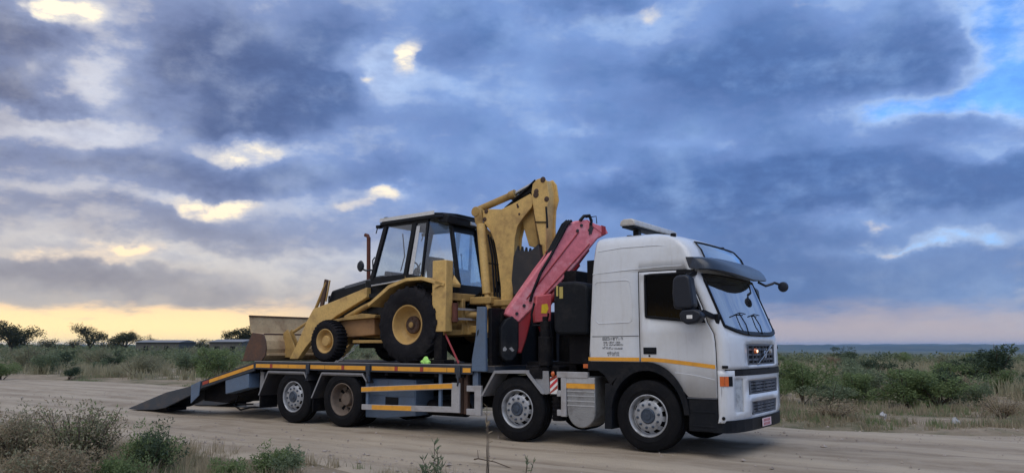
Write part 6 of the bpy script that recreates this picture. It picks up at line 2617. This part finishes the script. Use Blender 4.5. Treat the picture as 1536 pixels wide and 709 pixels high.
def weed(px, top_py, dist, label, seed, stems, spread, ll, lw, kind='sage', per=26, name='weed', dens=1.0):
    """upright weed: stems with whorls of long leaves"""
    rs = np.random.RandomState(seed)
    r = ray(px, top_py)
    t = dist / r[1]
    X, Y = r[0] * t, dist
    gz = float(ground_h(X, Y))
    h = CAM_H + r[2] * t - gz
    o = bpy.data.objects.new(name, None)
    COL.objects.link(o)
    o.location = (X, Y, gz - .01)
    tag(o, label, 'weed')
    mb = MB()
    P, O = [], []
    for k in range(stems):
        a = rs.uniform(0, 6.28)
        s = spread * (rs.uniform(.3, 1) if k else 0.1)
        hh = h * (rs.uniform(.5, .95) if k else 1.0)
        pth = [(math.cos(a) * s * q ** 1.2 + rs.normal() * .008, math.sin(a) * s * q ** 1.2 + rs.normal() * .008, hh * q) for q in np.linspace(0, 1, 7)]
        mb.tube(pth, .0065, 5, .0025)
        for q in range(int(per * dens)):
            tt = 1 - rs.uniform(0, 1) ** 1.8 * .75
            i = min(5, int(tt * 6))
            f = tt * 6 - i
            P.append(np.array(pth[i]) * (1 - f) + np.array(pth[i + 1]) * f)
            aa = rs.uniform(0, 6.28)
            O.append(np.array([math.cos(aa), math.sin(aa), .55 + .8 * (tt > .9)]) * 3)
    v, f = leaves(rs, np.array(P), ll, lw, .2, np.array(O))
    c_ = bpy.data.objects.new('foliage', np_mesh('foliage', v, f, LM[kind]))
    COL.objects.link(c_)
    c_.parent = o
    st = mb.build('stem', M_TWIG)
    st.parent = o
    return o


weed(652, 662, 8.0, 'bushy upright green weed with long narrow leaves at the near verge', 401, 9, .20, .075, .016, 'sage', 22)
weed(790, 684, 7.8, 'small leafy weed with a tuft on top, beside the tall bare stalk', 405, 3, .07, .05, .014, 'sage', 16)
weed(730, 606, 8.2, 'tall dry stalk with few leaves standing before the second-axle wheel', 411, 3, .05, .055, .012, 'dry', 9, name='dry_stalk')
# a fallen twig by the stalk
mb = MB()
gx, gy = on_ground(742, 700)
mb.tube([(gx - .28, gy + .35, .10), (gx - .22, gy + .2, .13), (gx, gy + .05, .11), (gx + .22, gy - .1, .05), (gx + .30, gy - .2, .03)], .010, 6, .005)
mb.tube([(gx - .22, gy + .2, .13), (gx - .23, gy + .2, .24)], .006, 5, .003)
o = mb.build('fallen_twig', M_TWIG)
o.location.z = float(ground_h(gx, gy)) + .0
tag(o, 'bent brown twig lying by the foot of the tall dry stalk', 'twig')

# ---- litter and stones on the verge
for (px, py, sc, lab) in ((1435, 642, .075, 'pale crumpled plastic bag on the verge ahead of the truck'), (1326, 634, .06, 'flat pale scrap lying on the dry verge grass ahead of the bumper')):
    X, Y = on_ground(px, py)
    q = MB()
    q.ball((0, 0, .05), (sc * 1.3, sc, .06), 10)
    rr = random.Random(px)
    q.v = [(p[0] * rr.uniform(.7, 1.2), p[1] * rr.uniform(.7, 1.2), max(.0, p[2] * rr.uniform(.6, 1.4))) for p in q.v]
    o = q.build('litter', paint('litter', (.40, .41, .42), .7))
    o.location = (X, Y, float(ground_h(X, Y)) + .02)
    tag(o, lab, 'litter')


# ---- trees against the glow
def tree(px, top, wpx, dist, seed, label, base=528, flat=.85, nl=6500):
    rs = np.random.RandomState(seed)
    r = ray(px, top)
    t = dist / r[1]
    X, Y = r[0] * t, dist
    gz = float(ground_h(X, Y))
    H = CAM_H + r[2] * t - gz
    W = wpx / FPX * dist
    o = bpy.data.objects.new('acacia_tree', None)
    COL.objects.link(o)
    o.location = (X, Y, gz - .1)
    tag(o, label, 'tree')
    mb = MB()
    fork = H * .26
    lean = rs.uniform(-.06, .06) * H
    mb.tube([(0, 0, 0), (lean * .4, 0, fork * .5), (lean, 0, fork)], .045 * H, 8, .032 * H)
    P, O = [], []
    nlimb = 8
    for k in range(nlimb):
        a = 6.283 * k / nlimb + rs.uniform(-.3, .3)
        s = W * .5 * rs.uniform(.45, .92)
        top_h = H * rs.uniform(.45, .88)
        pth = [(lean, 0, fork * rs.uniform(.8, 1.0)), (lean + math.cos(a) * s * .35, math.sin(a) * s * .35, fork + (top_h - fork) * .55), (lean + math.cos(a) * s * .75, math.sin(a) * s * .75, fork + (top_h - fork) * .85), (lean + math.cos(a) * s, math.sin(a) * s, top_h)]
        mb.tube(pth, .022 * H, 6, .006 * H)
        for q in range(7):
            f = rs.uniform(.0, 1.05)
            c = np.array(pth[2]) * (1 - f) + np.array(pth[3]) * f + rs.normal(size=3) * np.array([.10 * W, .10 * W, .04 * H])
            m_ = nl // (nlimb * 7)
            d = rs.normal(size=(m_, 3))
            d /= np.linalg.norm(d, axis=1, keepdims=True)
            cr = rs.uniform(.12, .22) * W
            P.append(c + d * (rs.uniform(0, 1, (m_, 1)) ** .5) * np.array([cr, cr, cr * flat]))
            O.append(d * .5)
    P, O = np.concatenate(P), np.concatenate(O)
    P[:, 2] = np.minimum(P[:, 2], H)
    v, f = leaves(rs, P, .030 * W + .05, .018 * W + .03, .2, O)
    c_ = bpy.data.objects.new('crown', np_mesh('crown', v, f, LM['tree']))
    COL.objects.link(c_)
    c_.parent = o
    tr = mb.build('trunk', M_BARK)
    tr.parent = o
    return o


tree(22, 481, 62, 140, 501, 'wide low-crowned tree against the glow, farthest from the truck')
tree(140, 484, 46, 150, 507, 'open branching tree with gaps in its crown, next to the wide low-crowned tree', nl=3800)
tree(190, 494, 40, 165, 511, 'small bushy tree between the open branching tree and the low grey roof')
tree(231, 498, 18, 210, 517, 'tiny far tree peeping over the low grey roof', nl=1500)
tree(358, 484, 44, 120, 521, 'layered spreading tree beside the loader bucket', flat=.5)
tree(392, 492, 40, 135, 523, 'dark tree mostly hidden behind the loader bucket')
for k, (px, tp, w_, d_) in enumerate(((75, 506, 34, 150), (110, 507, 26, 140), (165, 508, 30, 130), (300, 507, 34, 140), (325, 509, 30, 120), (-20, 503, 40, 130))):
    tree(px, tp, w_, d_, 600 + k, 'low rounded tree in the dark line below the glow', flat=.8, nl=1800)['group'] = 'low trees along the skyline'


# ---- far buildings
def hut(px, py_top, py_eave, wpx, dist, label, roof_c, wall_c, name='farm_building', depth=6):
    r = ray(px, py_top)
    t = dist / r[1]
    X, Y = r[0] * t, dist
    gz = float(ground_h(X, Y))
    top = CAM_H + r[2] * t - gz
    e = ray(px, py_eave)
    ev = CAM_H + e[2] * dist / e[1] - gz
    W = wpx / FPX * dist
    o = bpy.data.objects.new(name, None)
    COL.objects.link(o)
    o.location = (X, Y, gz)
    tag(o, label, 'building')
    ev = max(ev, .6)
    q = MB()
    q.box(-W / 2 * .94, W / 2 * .94, -depth / 2, depth / 2, -.5, ev)
    w_ = q.build('wall', paint('hut wall ' + name + str(px), wall_c, .9))
    w_.parent = o
    q = MB()
    q.plate([(-W / 2, -depth / 2 - .3, ev), (-W / 2, 0, top), (-W / 2, depth / 2 + .3, ev)], (W, 0, 0))
    rf_ = q.build('roof', paint('hut roof ' + str(px), roof_c, .6, .2))
    rf_.parent = o
    for k in (-.25, .2):
        q = MB()
        q.box(W * k - .3, W * k + .3, -depth / 2 - .03, -depth / 2 - .005, ev * .3, ev * .75)
        w2 = q.build('window', M_TRIM)
        w2.parent = o
    return o


hut(250, 509.5, 513, 66, 118, 'long low building with grey sheet roof beyond the scrub', (.20, .205, .21), (.12, .115, .10))
hut(352, 508.5, 512.5, 50, 100, 'low grey-roofed shed behind the loader bucket', (.20, .205, .21), (.13, .125, .11))
hut(1236, 533.5, 537.5, 15, 300, 'tiny far white house beside the far dark bush', (.50, .50, .52), (.60, .58, .57), depth=4)
hut(1384, 536, 539, 14, 280, 'tiny far pale-roofed house beyond the small rounded bush', (.48, .48, .52), (.42, .41, .41), depth=4)

# ---- the air
hz = MB()
hz.box(-10500, 10500, -10500, 10500, -60, 36)
hzo = hz.build('haze', bpy.data.materials.new('haze air'), smooth=0)
hzo['kind'] = 'stuff'
hm = hzo.data.materials[0]
hm.use_nodes = True
hm.node_tree.nodes.clear()
_out = hm.node_tree.nodes.new('ShaderNodeOutputMaterial')
_vol = hm.node_tree.nodes.new('ShaderNodeVolumePrincipled')
_vol.inputs['Color'].default_value = (.34, .62, 1.0, 1)
_vol.inputs['Density'].default_value = 8e-5
_vol.inputs['Anisotropy'].default_value = .2
hm.node_tree.links.new(_vol.outputs[0], _out.inputs['Volume'])

for _o in bpy.data.objects:
    if '_off' in _o:
        del _o['_off']
